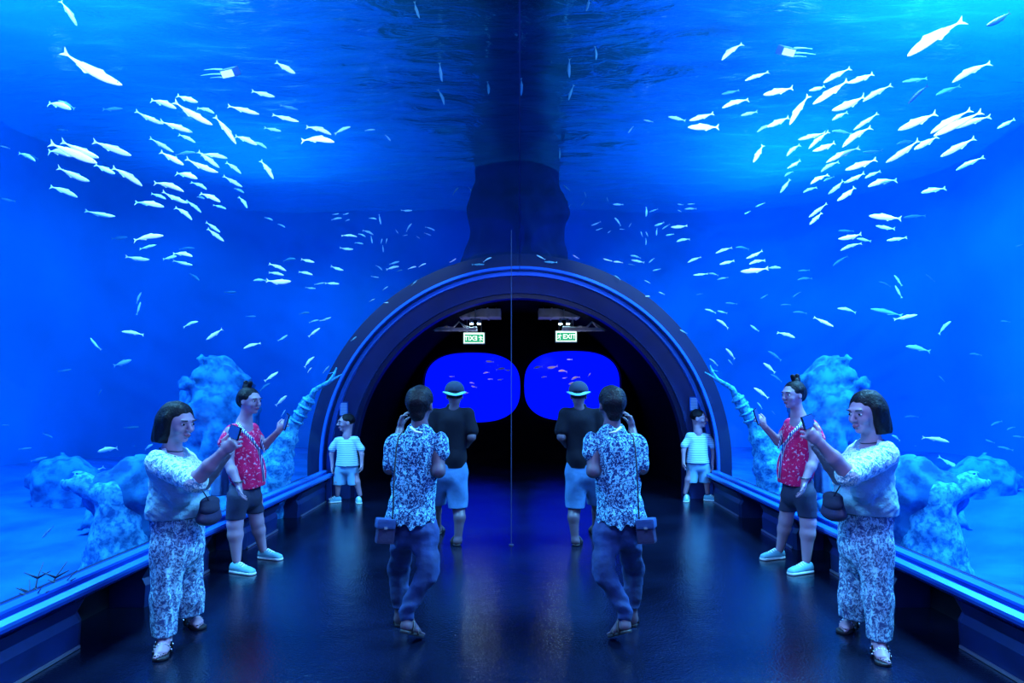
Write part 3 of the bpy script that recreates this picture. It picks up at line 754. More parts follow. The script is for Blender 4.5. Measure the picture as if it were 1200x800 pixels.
# ------------------------------------------------------------------ exit signs, ducts and cable trays in the far room
M['sign_green'] = emit('lit_sign_green', (0.02, 0.5, 0.26), 1.0)
M['sign_white'] = emit('lit_sign_white', (0.85, 1.0, 0.92), 1.6)
M['housing'] = solid('pale_green_sign_housing', (0.5, 0.8, 0.68), 0.4)
def exit_sign(px, py, sgn, side):
    D = 12.6; c = at(px, py, D)
    e = empty('exit_sign', c, 'green lit EXIT sign with running figure hanging above the %s window' % side, 'sign', 'exit signs')
    if sgn < 0: e.scale.x = -1
    W, H = .40, .20
    bm = bmesh.new(); add_box(bm, (0, .03, 0), (W+.03, .05, H+.03), bevel=.006); bm_obj('housing', bm, M['housing'], e)
    bm = bmesh.new(); add_box(bm, (0, 0, 0), (W, .012, H)); add_o = bm_obj('face', bm, M['sign_green'], e)
    bm = bmesh.new()
    for cx, cz, sx, sz in ((0, H/2-.012, W, .03), (0, -H/2+.008, W, .018), (-W/2+.008, 0, .018, H), (W/2-.008, 0, .018, H)): add_box(bm, (cx, -.009, cz), (sx, .006, sz))
    bm_obj('border', bm, M['sign_white'], e)
    cu = bpy.data.curves.new('lettering', 'FONT'); cu.body = 'EXIT'; cu.size = .125; cu.extrude = .002; cu.offset = .002; cu.align_x = 'CENTER'; cu.align_y = 'CENTER'
    t = bpy.data.objects.new('tmp', cu); COL.objects.link(t)
    dg = bpy.context.evaluated_depsgraph_get(); me = bpy.data.meshes.new_from_object(t.evaluated_get(dg)); bpy.data.objects.remove(t)
    me.materials.clear(); me.materials.append(M['sign_white'])
    t = bpy.data.objects.new('lettering', me); COL.objects.link(t); t.parent = e; t.location = (.062, -.012, -.008); t.rotation_euler = (math.pi/2, 0, 0)
    bm = bmesh.new(); y = -.012
    add_tube(bm, [(-.118, y, .048), (-.112, y, .048)], .013, 8)
    add_tube(bm, [(-.125, y, .03), (-.135, y, -.01)], .011, 8)
    for a, b, d in (((-.13, .025), (-.105, .008), (-.09, .018)), ((-.13, .025), (-.155, .02), (-.165, 0)), ((-.135, -.012), (-.115, -.035), (-.125, -.062)), ((-.137, -.012), (-.155, -.035), (-.175, -.04))):
        add_tube(bm, [(a[0], y, a[1]), (b[0], y, b[1]), (d[0], y, d[1])], .007, 6)
    bm_obj('running_figure', bm, M['sign_white'], e)
    bm = bmesh.new()
    for x in (-.14, .14): add_tube(bm, [(x, .03, H/2+.01), (x, .03, .42)], .005, 6)
    bm_obj('hanger', bm, M['steel'], e)
    return e
exit_sign(663.5, 394, 1, 'right'); exit_sign(555.5, 396, -1, 'left')
def duct(sgn, side):
    c = at(609+sgn*52, 368, 12.4)
    e = empty('ceiling_duct', c, 'grey square ceiling duct above the %s exit sign' % side, 'duct', 'ceiling ducts')
    bm = bmesh.new(); add_box(bm, (0, 0, 0), (1.0, .5, .16), bevel=.01)
    bm_obj('body', bm, M['concrete'], e)
    bm = bmesh.new()
    add_box(bm, (.25, 0, 0), (.03, .53, .19)); bm_obj('flange', bm, M['concrete'], e)
    bm = bmesh.new(); add_box(bm, (-.25, 0, 0), (.03, .53, .19)); bm_obj('flange', bm, M['concrete'], e)
    bm = bmesh.new()
    for x in (-.4, .4): add_tube(bm, [(x, 0, .07), (x, 0, .4)], .008, 6)
    bm_obj('hanger', bm, M['steel'], e)
    c = at(609+sgn*78, 386, 12.0)
    e = empty('cable_tray', c, 'open metal cable tray carrying cables beside the %s exit sign' % side, 'cable tray', 'cable trays')
    bm = bmesh.new()
    for y in (-.1, .1): add_box(bm, (0, y, 0), (.9, .012, .05))
    bm_obj('side_rail', bm, M['concrete'], e)
    for i in range(9):
        bm = bmesh.new(); add_box(bm, (-.4+i*.1, 0, -.015), (.015, .2, .012)); bm_obj('rung', bm, M['concrete'], e)
    rg = random.Random(9)
    for i in range(3):
        bm = bmesh.new(); add_tube(bm, [(-.44+.11*k, -.06+.06*i, .02+rg.uniform(0, .05)+(.10 if k == 5 else 0)) for k in range(9)], .014, 6)
        o = bm_obj('cable', bm, M['cable'], e, True)
    bm = bmesh.new(); add_tube(bm, [(-.3, .12, 0), (-.22, .12, .35)], .006, 6); add_tube(bm, [(.3, .12, 0), (.3, .12, .35)], .006, 6)
    bm_obj('hanger', bm, M['steel'], e)
    c = at(609+sgn*52, 377, 12.0)
    e = empty('ceiling_lamp', c, 'small twin ceiling spotlight beside the %s exit sign' % side, 'lamp', 'twin ceiling spotlights')
    bm = bmesh.new(); add_tube(bm, [(-.09, 0, .05), (.09, 0, .05)], .015, 8); add_tube(bm, [(0, 0, .05), (0, 0, .3)], .01, 6); bm_obj('bracket', bm, M['steel'], e)
    for x in (-.07, .07):
        bm = bmesh.new(); add_tube(bm, [(x, 0, .05), (x, -.03, -.04)], [.02, .035], 12); h = bm_obj('lamp_head', bm, M['concrete'], e)
        bm = bmesh.new(); add_tube(bm, [(x, -.028, -.036), (x, -.031, -.043)], .03, 12); bm_obj('lens', bm, M['lens'], h)
M['cable'] = solid('grey_cable', (0.5, 0.5, 0.55), 0.5)
M['lens'] = emit('lamp_lens', (0.5, 0.85, 1.0), 110.0)
duct(1, 'right'); duct(-1, 'left')
def surface_lamp(px, py, sgn, side):
    c = at(px, py, 7.75)
    e = empty('underwater_lamp', c, 'lit white lamp floating just under the rippled surface, %s side' % side, 'lamp', 'lamps under the water surface')
    e.rotation_euler = (math.radians(38), 0, math.radians(sgn*20))
    bm = bmesh.new(); add_box(bm, (0, 0, 0), (.20, .12, .10), bevel=.02); bm_obj('housing', bm, M['steel'], e)
    bm = bmesh.new(); add_box(bm, (0, -.06, 0), (.17, .012, .075), bevel=.004); bm_obj('lens', bm, M['lamp_white'], e)
    for i, (z, L) in enumerate(((.05, .26), (.0, .34), (-.045, .22))):
        bm = bmesh.new(); add_tube(bm, [(sgn*.10, 0, z), (sgn*(.10+L*.5), .02, z+.02), (sgn*(.10+L), 0, z+.035)], [.012, .008, .003], 6); bm_obj('cable', bm, M['streak_pale'], e, True)  # pale tubes shaped after the streaks of glare trailing from the lamp
M['lamp_white'] = emit('lamp_white_lens', (0.75, 0.95, 1.0), 3.0); M['streak_pale'] = solid('pale_glare_streak', (.7, .85, .9), .5)
surface_lamp(921, 60, 1, 'right'); surface_lamp(270, 85, -1, 'left')
# notices on the portal posts beside each boy
M['notice'] = stripe_mat('pale_blue_notice', (0.15, 0.4, 0.8), (0.4, 0.75, 1.0), 18, 'Z', .45, bump=0)
for px, py, D, s, side in ((813, 473, 9.1, 1, 'right'), (403, 479, 9.1, -1, 'left')):
    c = at(px, py, 9.16); e = empty('notice_board', c, 'small pale notice fixed above the boy on the %s portal post' % side, 'notice', 'notices on the portal')
    bm = bmesh.new(); add_box(bm, (0, 0, 0), (.11, .02, .19), bevel=.004); bm_obj('board', bm, M['notice'], e)
    bm = bmesh.new()
    for x, z, a, b in ((0, .095, .12, .012), (0, -.095, .12, .012), (-.055, 0, .012, .2), (.055, 0, .012, .2)): add_box(bm, (x, -.008, z), (a, .012, b))
    bm_obj('frame', bm, M['strip'], e)
# ------------------------------------------------------------------ people
M['skin'] = solid('light_skin', (0.40, 0.25, 0.34), 0.5, noise=0.08, nscale=12)
M['skin_shaded'] = solid('shaded_skin', (0.10, 0.07, 0.11), 0.5, noise=0.08, nscale=12)  # shade on the two walking away is put into this darker skin
M['hair'] = solid('dark_brown_hair', (0.006, 0.005, 0.010), 0.5, spec=0.2, bump=0.7, bscale=90)
M['eye_white'] = solid('eye_white', (0.75, 0.8, 0.85), 0.2); M['iris'] = solid('dark_iris', (0.01, 0.008, 0.01), 0.1)
M['lip'] = solid('lip', (0.3, 0.08, 0.14), 0.5); M['brow'] = solid('eyebrow', (0.02, 0.015, 0.02), 0.8)
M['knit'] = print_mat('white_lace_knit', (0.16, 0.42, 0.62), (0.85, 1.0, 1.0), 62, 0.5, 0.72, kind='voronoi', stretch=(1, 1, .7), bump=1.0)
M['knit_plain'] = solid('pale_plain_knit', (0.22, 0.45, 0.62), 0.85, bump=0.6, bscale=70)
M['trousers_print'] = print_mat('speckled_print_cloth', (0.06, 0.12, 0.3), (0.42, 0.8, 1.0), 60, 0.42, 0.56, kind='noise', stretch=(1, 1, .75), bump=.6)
M['blouse'] = print_mat('leafy_print_cloth', (0.008, 0.03, 0.14), (0.22, 0.62, 0.9), 66, 0.44, 0.52, kind='noise', bump=.5)
M['red'] = print_mat('red_sequinned_cloth', (0.95, 0.012, 0.13), (1.0, 0.5, 0.7), 40, 0.36, 0.42, kind='noise', bump=.5)
M['band'] = stripe_mat('blue_and_white_trim_cloth', (0.02, 0.04, 0.25), (0.75, 0.8, 0.9), 22, 'X', .5, distort=2.0)
M['navy'] = solid('dark_navy_cloth', (0.02, 0.025, 0.07), 0.85, bump=0.4, bscale=25)
M['denim'] = solid('dark_denim', (0.008, 0.035, 0.15), 0.85, noise=0.4, nscale=9, bump=0.5, bscale=30)
M['denim_light'] = solid('light_denim', (0.04, 0.16, 0.38), 0.85, noise=0.25, nscale=10, bump=0.4, bscale=30)
M['tee_dark'] = solid('black_tee_cloth', (0.004, 0.005, 0.015), 0.9, spec=.2, bump=0.3, bscale=20)
M['tee_stripe'] = stripe_mat('striped_tee_cloth', (0.1, 0.3, 0.5), (0.6, 0.85, 0.95), 14, 'Z', .4, distort=0.4)
M['short_blue'] = solid('light_blue_shorts_cloth', (0.2, 0.45, 0.7), 0.85, bump=0.3, bscale=25)
M['sneaker'] = solid('pale_blue_canvas', (0.15, 0.45, 0.6), 0.7, bump=0.3, bscale=60)
M['rubber'] = solid('white_rubber', (0.7, 0.85, 0.9), 0.5); M['lace'] = solid('white_shoelace', (0.85, 0.95, 0.95), 0.7)
M['sole_dark'] = solid('dark_leather', (0.02, 0.02, 0.03), 0.5); M['bead'] = solid('silver_bead', (0.7, 0.7, 0.8), 0.2, metal=.7)
M['phone'] = solid('black_phone_glass', (0.008, 0.008, 0.012), 0.15); M['bag'] = solid('dark_leather_bag', (0.035, 0.035, 0.09), 0.4, bump=.3, bscale=40)
M['felt'] = solid('dark_hat_cloth', (0.015, 0.03, 0.07), 0.9); M['brim'] = solid('lit_hat_brim', (0.2, 0.6, 0.7), 0.8)  # light falling on the brim is put into its paler colour
X3, Y3, Z3 = Vector((1, 0, 0)), Vector((0, 1, 0)), Vector((0, 0, 1))

def frame(f):
    f = Vector(f).normalized(); l = Z3.cross(f).normalized(); u = f.cross(l); return f, l, u
def head(F, C, f, s=1.0, neck=None, skinf=None):
    f, l, u = frame(f); A = (f, l, u)
    P = lambda a, b, c: C+(f*a+l*b+u*c)*s
    F.ell(P(-.012, 0, .028), A, (.094*s, .074*s, .084*s), .03)
    F.cap(P(.032, 0, .01), P(.045, 0, -.055), .056*s, .036*s, .03)
    F.cap(P(.0, 0, -.03), P(.03, 0, -.07), .06*s, .035*s, .03)
    F.ell(P(.066, 0, -.088), A, (.020*s, .022*s, .016*s), .018)
    F.cap(P(.088, 0, .022), P(.112, 0, -.016), .008*s, .0125*s, .012)
    F.ell(P(.100, .011*s, -.020), A, (.010*s, .008*s, .007*s), .008); F.ell(P(.100, -.011*s, -.020), A, (.010*s, .008*s, .007*s), .008)
    F.ell(P(.084, 0, .036), A, (.013*s, .045*s, .011*s), .015)
    for b in (-1, 1):
        F.ell(P(.062, b*.036, -.022), A, (.024*s, .022*s, .024*s), .02)
        F.ell(P(.097, b*.031, .012), A, (.013*s, .015*s, .011*s), .012, cut=True)
        F.ell(P(-.005, b*.076, -.004), (f, l, u), (.019*s, .009*s, .030*s), .008)
        F.ell(P(.003, b*.083, -.002), (f, l, u), (.010*s, .005*s, .018*s), .005, cut=True)
    F.ell(P(.090, 0, -.048), A, (.011*s, .022*s, .006*s), .007); F.ell(P(.088, 0, -.060), A, (.011*s, .019*s, .007*s), .007)
    if neck is not None: F.cap(P(-.025, 0, -.06), neck, .050*s, .055*s, .03)
    return P
def face_parts(root, P, f, s, base):
    f, l, u = frame(f)
    for b in (-1, 1):
        g = Field(); g.ell(P(.083, b*.031, .012), (f, l, u), (.009*s, .011*s, .0055*s), .003); e = g.mesh('eye', M['eye_white'], root, .0025, root=base)
        g = Field(); g.ell(P(.0885, b*.032, .012), (f, l, u), (.0055*s, .0075*s, .0062*s), .003); g.mesh('iris', M['iris'], e, .0015, root=base)
        g = Field(); g.cap(P(.097, b*.018, .036), P(.088, b*.050, .038), .004*s, .003*s, .004); g.mesh('eyebrow', M['brow'], root, .0022, root=base)
    g = Field(); g.cap(P(.093, -.018, -.053), P(.099, 0, -.051), .003*s, .005*s, .004).cap(P(.099, 0, -.051), P(.093, .018, -.053), .005*s, .003*s, .004).cap(P(.095, -.011, -.059), P(.095, .011, -.059), .005*s, .005*s, .004)
    g.mesh('lips', M['lip'], root, .0028, root=base)
def hand(F, wrist, d, n, t, s=1.0, curl=(.5, .6, .4), thumb=.5, wr=.024):
    d = Vector(d).normalized(); t = Vector(t); t = (t-d*t.dot(d)).normalized(); n0 = d.cross(t).normalized()
    n = n0 if Vector(n).dot(n0) > 0 else -n0
    F.cap(wrist, wrist+d*.05*s, wr*s*.85, .022*s, .015, u=t, w=1.25)
    F.cap(wrist+d*.04*s, wrist+d*.088*s, .018*s, .017*s, .015, u=t, w=1.95)
    Ls = (.070, .078, .072, .056)
    for i in range(4):
        b = wrist+d*(.090-.004*abs(i-1))*s+t*(.031-.0205*i)*s
        dd = (d+t*(.16-.10*i)).normalized(); L = Ls[i]*s; a = 0; p = b-dd*.012
        for j, (fr, c) in enumerate(zip((.45, .32, .25), curl)):
            a += c*(1+.08*i); v = dd*math.cos(a)+n*math.sin(a); q = p+v*L*fr*(1.15 if j == 0 else 1)
            F.cap(p, q, (.0092-.0008*j)*s, (.0086-.0009*j)*s, .004); p = q
    b = wrist+d*.028*s+t*.024*s; v = (t*.75+d*.65+n*.25).normalized(); q = b+v*.042*s
    F.cap(b, q, .013*s, .0105*s, .01)
    v2 = (d*.9+t*.3+n*thumb).normalized(); r = q+v2*.03*s; F.cap(q, r, .0105*s, .009*s, .005); F.cap(r, r+(v2+n*.3).normalized()*.024*s, .009*s, .0075*s, .004)
def sneaker(root, base, heel, toe, s=1.0, upper='sneaker', sole='rubber', ankle=None):
    heel = Vector(heel); toe = Vector(toe); d = (toe-heel); L = d.length; d.normalize(); l = Z3.cross(d).normalized()
    g0 = heel.z
    z = lambda v, h: Vector((v.x, v.y, v.z+h))
    f = Field()
    f.cap(z(heel+d*.035*s, .035*s), z(toe-d*.045*s, .026*s), .034*s, .032*s, .02, u=l, w=1.15)
    f.cap(z(heel+d*.04*s, .06*s), z(heel+d*.10*s, .055*s), .035*s, .034*s, .025)
    f.cap(z(heel+d*.09*s, .055*s), z(toe-d*.08*s, .035*s), .033*s, .030*s, .02)
    f.cap(z(heel+d*.058*s, .10*s), z(heel+d*.062*s, .14*s), .026*s, .028*s, .006, cut=True)
    o = f.mesh('shoe', M[upper], root, .005, root=base, zmin=min(heel.z, toe.z)+.006, zmax=g0+.098*s)
    f = Field(); f.cap(z(heel+d*.037*s, .010), z(toe-d*.047*s, .010), .040*s, .038*s, .01, u=l, w=1.12)
    f.mesh('sole', M[sole], o, .005, root=base, zmin=min(heel.z, toe.z)+.001, zmax=max(heel.z, toe.z)+.022)
    for k in range(4):
        c = z(heel+d*(.105+.024*k)*s, (.092-.009*k)*s)
        bm = bmesh.new(); add_tube(bm, [c-l*.024*s-Z3*.01-base, c+Z3*.004-base, c+l*.024*s-Z3*.01-base], .0065*s, 6)
        bm_obj('lace', bm, M['lace'], o, True)
    return o
def bare_foot(F, heel, toe, ankle, s=1.0, lift=0.0):
    heel, toe = Vector(heel), Vector(toe); d = (toe-heel).normalized(); l = Z3.cross(Vector((d.x, d.y, 0))).normalized(); up = d.cross(l); up = up if up.z > 0 else -up
    F.cap(ankle, heel+up*.035*s+d*.03*s, .034*s, .032*s, .02)
    F.cap(heel+up*.03*s+d*.03*s, heel+d*.15*s+up*.022*s, .030*s, .022*s, .02, u=l, w=1.2)
    F.cap(ankle, heel+d*.13*s+up*.035*s, .03*s, .022*s, .03)
    F.cap(heel+d*.13*s+up*.02*s, heel+d*.175*s+up*.018*s, .020*s, .017*s, .02, u=l, w=2.0)
    for i in range(5):
        b = heel+d*(.185-.006*i)*s+l*(.026-.0135*i)*s+up*.014*s
        r = (.0105, .0070, .0066, .0062, .006)[i]*s
        F.cap(b, b+d*(.040-.005*i)*s-up*.004*s, r, r*.95, .002)
    return d, l, up
def sandal(root, base, heel, toe, s=1.0, beads=True, name='sandal'):
    heel, toe = Vector(heel), Vector(toe); d = (toe-heel).normalized(); l = Z3.cross(Vector((d.x, d.y, 0))).normalized(); up = d.cross(l); up = up if up.z > 0 else -up
    g = Field(); g.cap(heel+d*.03*s+up*.0, heel+d*.195*s+up*.0, .032*s, .040*s, .005, u=l, w=1.1)
    tn_ = up
    def flat(G, X, Y, Z):
        h = X*up.x+Y*up.y+Z*up.z-heel.dot(up); return np.maximum(G, np.abs(h-.000)-.009)
    g.post.append(flat)
    o = g.mesh(name, M['sole_dark'], root, .004, root=base, zmin=0.001)
    bm = bmesh.new()
    for a0, hgt in ((.06, .085), (.125, .055)):
        pts = [heel+d*(a0+.012*math.sin(t))*s+l*math.cos(t)*.045*s+up*max(0, math.sin(t))*hgt*s-base for t in [i*math.pi/10 for i in range(11)]]
        add_tube(bm, pts, .008*s, 6)
    st = bm_obj('strap', bm, M['sole_dark'], o, True)
    if beads:
        bm = bmesh.new()
        for i in range(1, 10):
            t = i*math.pi/10
            p = heel+d*(.06+.012*math.sin(t))*s+l*math.cos(t)*.05*s+up*math.sin(t)*.09*s-base
            bmesh.ops.create_icosphere(bm, subdivisions=1, radius=.008*s, matrix=Matrix.Translation(p))
            p = heel+d*(.125+.012*math.sin(t))*s+l*math.cos(t)*.05*s+up*math.sin(t)*.06*s-base
            bmesh.ops.create_icosphere(bm, subdivisions=1, radius=.007*s, matrix=Matrix.Translation(p))
        bm_obj('bead', bm, M['bead'], o, True)
    return o
def phone(loc, n, up, label, w=.075, h=.15, group=None):
    n = Vector(n).normalized(); up = Vector(up); up = (up-n*up.dot(n)).normalized(); x = up.cross(n)
    e = empty('phone', loc, label, 'phone', group)
    e.rotation_euler = Matrix((x, up, n)).transposed().to_euler()
    bm = bmesh.new(); add_box(bm, (0, 0, 0), (w, h, .009), bevel=.0035); bm_obj('case', bm, M['phone'], e)
    bm = bmesh.new(); add_box(bm, (0, 0, .0048), (w-.008, h-.016, .001)); bm_obj('screen', bm, M['screen'], e)
    bm = bmesh.new(); add_box(bm, (-w/2+.016, h/2-.022, -.0055), (.018, .03, .003), bevel=.001); bm_obj('camera', bm, M['iris'], e)
    return e
M['screen'] = solid('dark_blue_screen', (0.02, 0.05, 0.2), 0.1)
people = {}

# --- woman with bobbed hair, photographing to the left
def bob_woman():
    base = Vector((2.13, 3.98, 0)); root = empty('person', base)
    P = at; sc_ = 1.06
    f = Vector((-.90, -.40, -.20)); C = P(1014, 484, 3.92)
    B = Field(); HP = head(B, C, f, sc_, neck=P(1022, 524, 3.97))
    B.cap(P(1022, 524, 3.97), P(1020, 540, 3.97), .06, .09, .04)
    # arms
    eN, wN = P(992, 553, 3.62), P(961, 519, 3.58); eF, wF = P(985, 562, 4.05), P(959, 527, 3.75)
    B.chain([P(1033, 534, 3.8), eN, eN.lerp(wN, .5), wN], [.05, .045, .04, .027], .02)
    B.chain([P(1005, 534, 4.12), eF, eF.lerp(wF, .5), wF], [.05, .045, .038, .027], .02)
    hand(B, wN, P(946, 505, 3.56)-wN, (-.3, .6, .6), (-.2, -.1, 1), 1.0, (.45, .8, .6), .6)
    hand(B, wF, P(946, 510, 3.68)-wF, (-.3, -.6, .5), (0, .2, 1), 1.0, (.5, .9, .6), .6)
    hipN, hipF = P(1021, 640, 3.9), P(1008, 640, 4.05)
    aN = P(1030, 752, 3.84); aF = Vector((2.215, 4.26, .085))
    B.chain([P(1016, 560, 3.97), hipN, P(1029, 690, 3.84), aN], [.09, .065, .038, .030], .03); B.chain([P(1016, 560, 3.97), hipF, P(1002, 690, 4.13), aF], [.09, .065, .040, .030], .03)
    hN, tN = Vector((2.175, 3.88, .014)), Vector((2.085, 3.66, .014)); hF, tF = Vector((2.26, 4.31, .014)), Vector((2.10, 4.17, .014))
    bare_foot(B, hN, tN, aN); bare_foot(B, hF, tF, aF)
    B.mesh('body', M['skin'], root, .0052, root=base)
    for h_, t_ in ((hN, tN), (hF, tF)):
        d = (t_-h_).normalized(); l = Z3.cross(d).normalized()
        for i in range(5):
            q = h_+d*(.185-.006*i+.038-.005*i)+l*(.026-.0135*i)+Z3*(.014+(.008 if i == 0 else .004)); r = .0065 if i == 0 else .0042
            g = Field(); g.ell(q, (d, l, Z3), (r*1.2, r, r*.45), .002); g.mesh('toenail', M['iris'], root, .0014, root=base)
    face_parts(root, HP, f, sc_, base)
    # hair: chin-length bob with side-swept fringe
    fr, l, u = frame(f); A = (fr, l, u)
    H = Field()
    H.ell(HP(-.026, 0, .040), A, (.100*sc_, .086*sc_, .094*sc_), .03)
    H.cap(HP(-.045, .045, .0), HP(-.055, .050, -.105), .056*sc_, .050*sc_, .04); H.cap(HP(-.045, -.045, .0), HP(-.055, -.050, -.105), .056*sc_, .050*sc_, .04)
    H.cap(HP(-.07, 0, .01), HP(-.085, 0, -.105), .065*sc_, .060*sc_, .04)
    H.cap(HP(.0, .068, .03), HP(-.012, .074, -.08), .026*sc_, .024*sc_, .02); H.cap(HP(.0, -.068, .03), HP(-.012, -.074, -.08), .026*sc_, .024*sc_, .02)
    H.ell(HP(.112, 0, -.02), A, (.078*sc_, .074*sc_, .100*sc_), .012, cut=True)
    H.ell(HP(.06, 0, -.07), A, (.06*sc_, .052*sc_, .08*sc_), .012, cut=True)
    cut_u = HP(0, 0, -.128)
    H.post.append(lambda G, X, Y, Z: np.maximum(G, -((X-cut_u.x)*u.x+(Y-cut_u.y)*u.y+(Z-cut_u.z)*u.z)))
    H.post.append(folds(.0022, (170, 170, 25), 3))
    H.mesh('hair', M['hair'], root, .005, root=base)
    # knitted sweater with wide elbow sleeves
    S = Field(); lat = Vector((.3, -.95, 0))
    S.cap(P(1020, 541, 3.97), P(1014, 588, 3.97), .118, .158, .05, u=lat, w=1.2)
    S.cap(P(1014, 588, 3.97), P(1013, 606, 3.97), .158, .152, .04, u=lat, w=1.15)
    S.cap(P(1036, 529, 3.86), P(1008, 526, 4.12), .058, .055, .05)
    S.cap(P(1018, 524, 3.97), P(1003, 545, 3.9), .06, .10, .05)
    S.cap(P(1037, 533, 3.82), P(994, 556, 3.635), .072, .064, .035); S.cap(P(1004, 532, 4.14), P(988, 562, 4.05), .065, .06, .03)
    S.cap(P(1037, 540, 3.85), P(1012, 575, 3.8), .06, .07, .05)
    S.cap(P(1012, 520, 3.93), P(1021, 498, 3.96), .07, .052, .01, cut=True)
    S.post.append(folds(.005, (55, 55, 22), 12)); S.post.append(folds(.0025, (120, 120, 120), 13))
    e = eN; dv = (eN-P(1037, 533, 3.82)).normalized()
    sw = S.mesh('sweater', M['knit_plain'], root, .0065, root=base, zmin=1.6-(600-454)/750*3.95)
    Q = Field(); Q.p = [(('c', q[1], q[2], q[3]+.005, q[4]+.005)+q[5:]) if not q[-1] else q for q in S.p if q[-1] or q in (S.p[2], S.p[3], S.p[4], S.p[5])]; Q.post = list(S.post)
    Q.mesh('lace_yoke', M['knit'], sw, .0065, root=base)
    S = Field(); S.cap(P(1014, 596, 3.97), P(1014, 614, 3.97), .146, .146, .03, u=lat, w=1.13)
    S.mesh('shaded_waistband', M['navy'], root, .008, root=base, zmin=.822, zmax=.86)  # dark band: the shadow under the sweater hem put into its colour
    # wide printed trousers
    T = Field()
    T.cap(P(1014, 598, 3.97), P(1014, 640, 3.97), .143, .138, .04, u=lat, w=1.15)
    T.cap(P(1023, 640, 3.88), P(1027, 700, 3.86), .095, .074, .05); T.cap(P(1027, 700, 3.86), P(1030, 760, 3.82), .074, .060, .04)
    T.cap(P(1006, 640, 4.06), P(1002, 700, 4.14), .105, .088, .06); T.cap(P(1002, 700, 4.14), P(998, 735, 4.20), .088, .080, .04)
    def hem(G, X, Y, Z):
        # the rear leg is cut a little higher, the hem line slants
        return np.maximum(G, (.095+np.clip((Y-3.95)*.06, 0, .03))-Z+0*X)
    T.post.append(folds(.007, (70, 70, 5), 31)); T.post.append(folds(.003, (120, 120, 30), 32)); T.post.append(hem)
    T.mesh('trousers', M['trousers_print'], root, .0065, root=base, zmax=.86)
    sandal(root, base, hN-Z3*.004, tN-Z3*.004); sandal(root, base, hF-Z3*.004, tF-Z3*.004)
    # neck chain
    bm = bmesh.new(); c = P(1022, 517, 3.96); add_tube(bm, [c+Vector((math.cos(a)*.066, math.sin(a)*.066, -.012*math.cos(a)*-1))-base for a in [i*math.pi/8 for i in range(16)]], .003, 6, closed=True)
    bm_obj('necklace', bm, M['sole_dark'], root, True)
    ph = phone(P(947, 494, 3.56), (.66, -.70, .25), (.72, .66, .12), '')
    # small dark bag hanging in front of her hip
    bg = empty('handbag', P(977, 592, 3.9)); L = P(977, 592, 3.9)
    g = Field(); g.cap(P(976, 585, 3.9), P(977, 601, 3.9), .035, .05, .02, u=(.3, -.95, 0), w=1.9); g.mesh('body', M['bag'], bg, .006, root=L)
    g = Field(); g.cap(P(976, 583, 3.89), P(976, 590, 3.88), .038, .04, .02, u=(.3, -.95, 0), w=1.95); g.mesh('flap', M['navy'], bg, .006, root=L)
    bm = bmesh.new(); add_tube(bm, [P(976, 583, 3.86)-L, P(984, 570, 3.78)-L, P(1004, 545, 3.78)-L, P(1018, 528, 3.83)-L], .004, 6); bm_obj('strap', bm, M['bag'], bg)
    return root, [ph, bg]

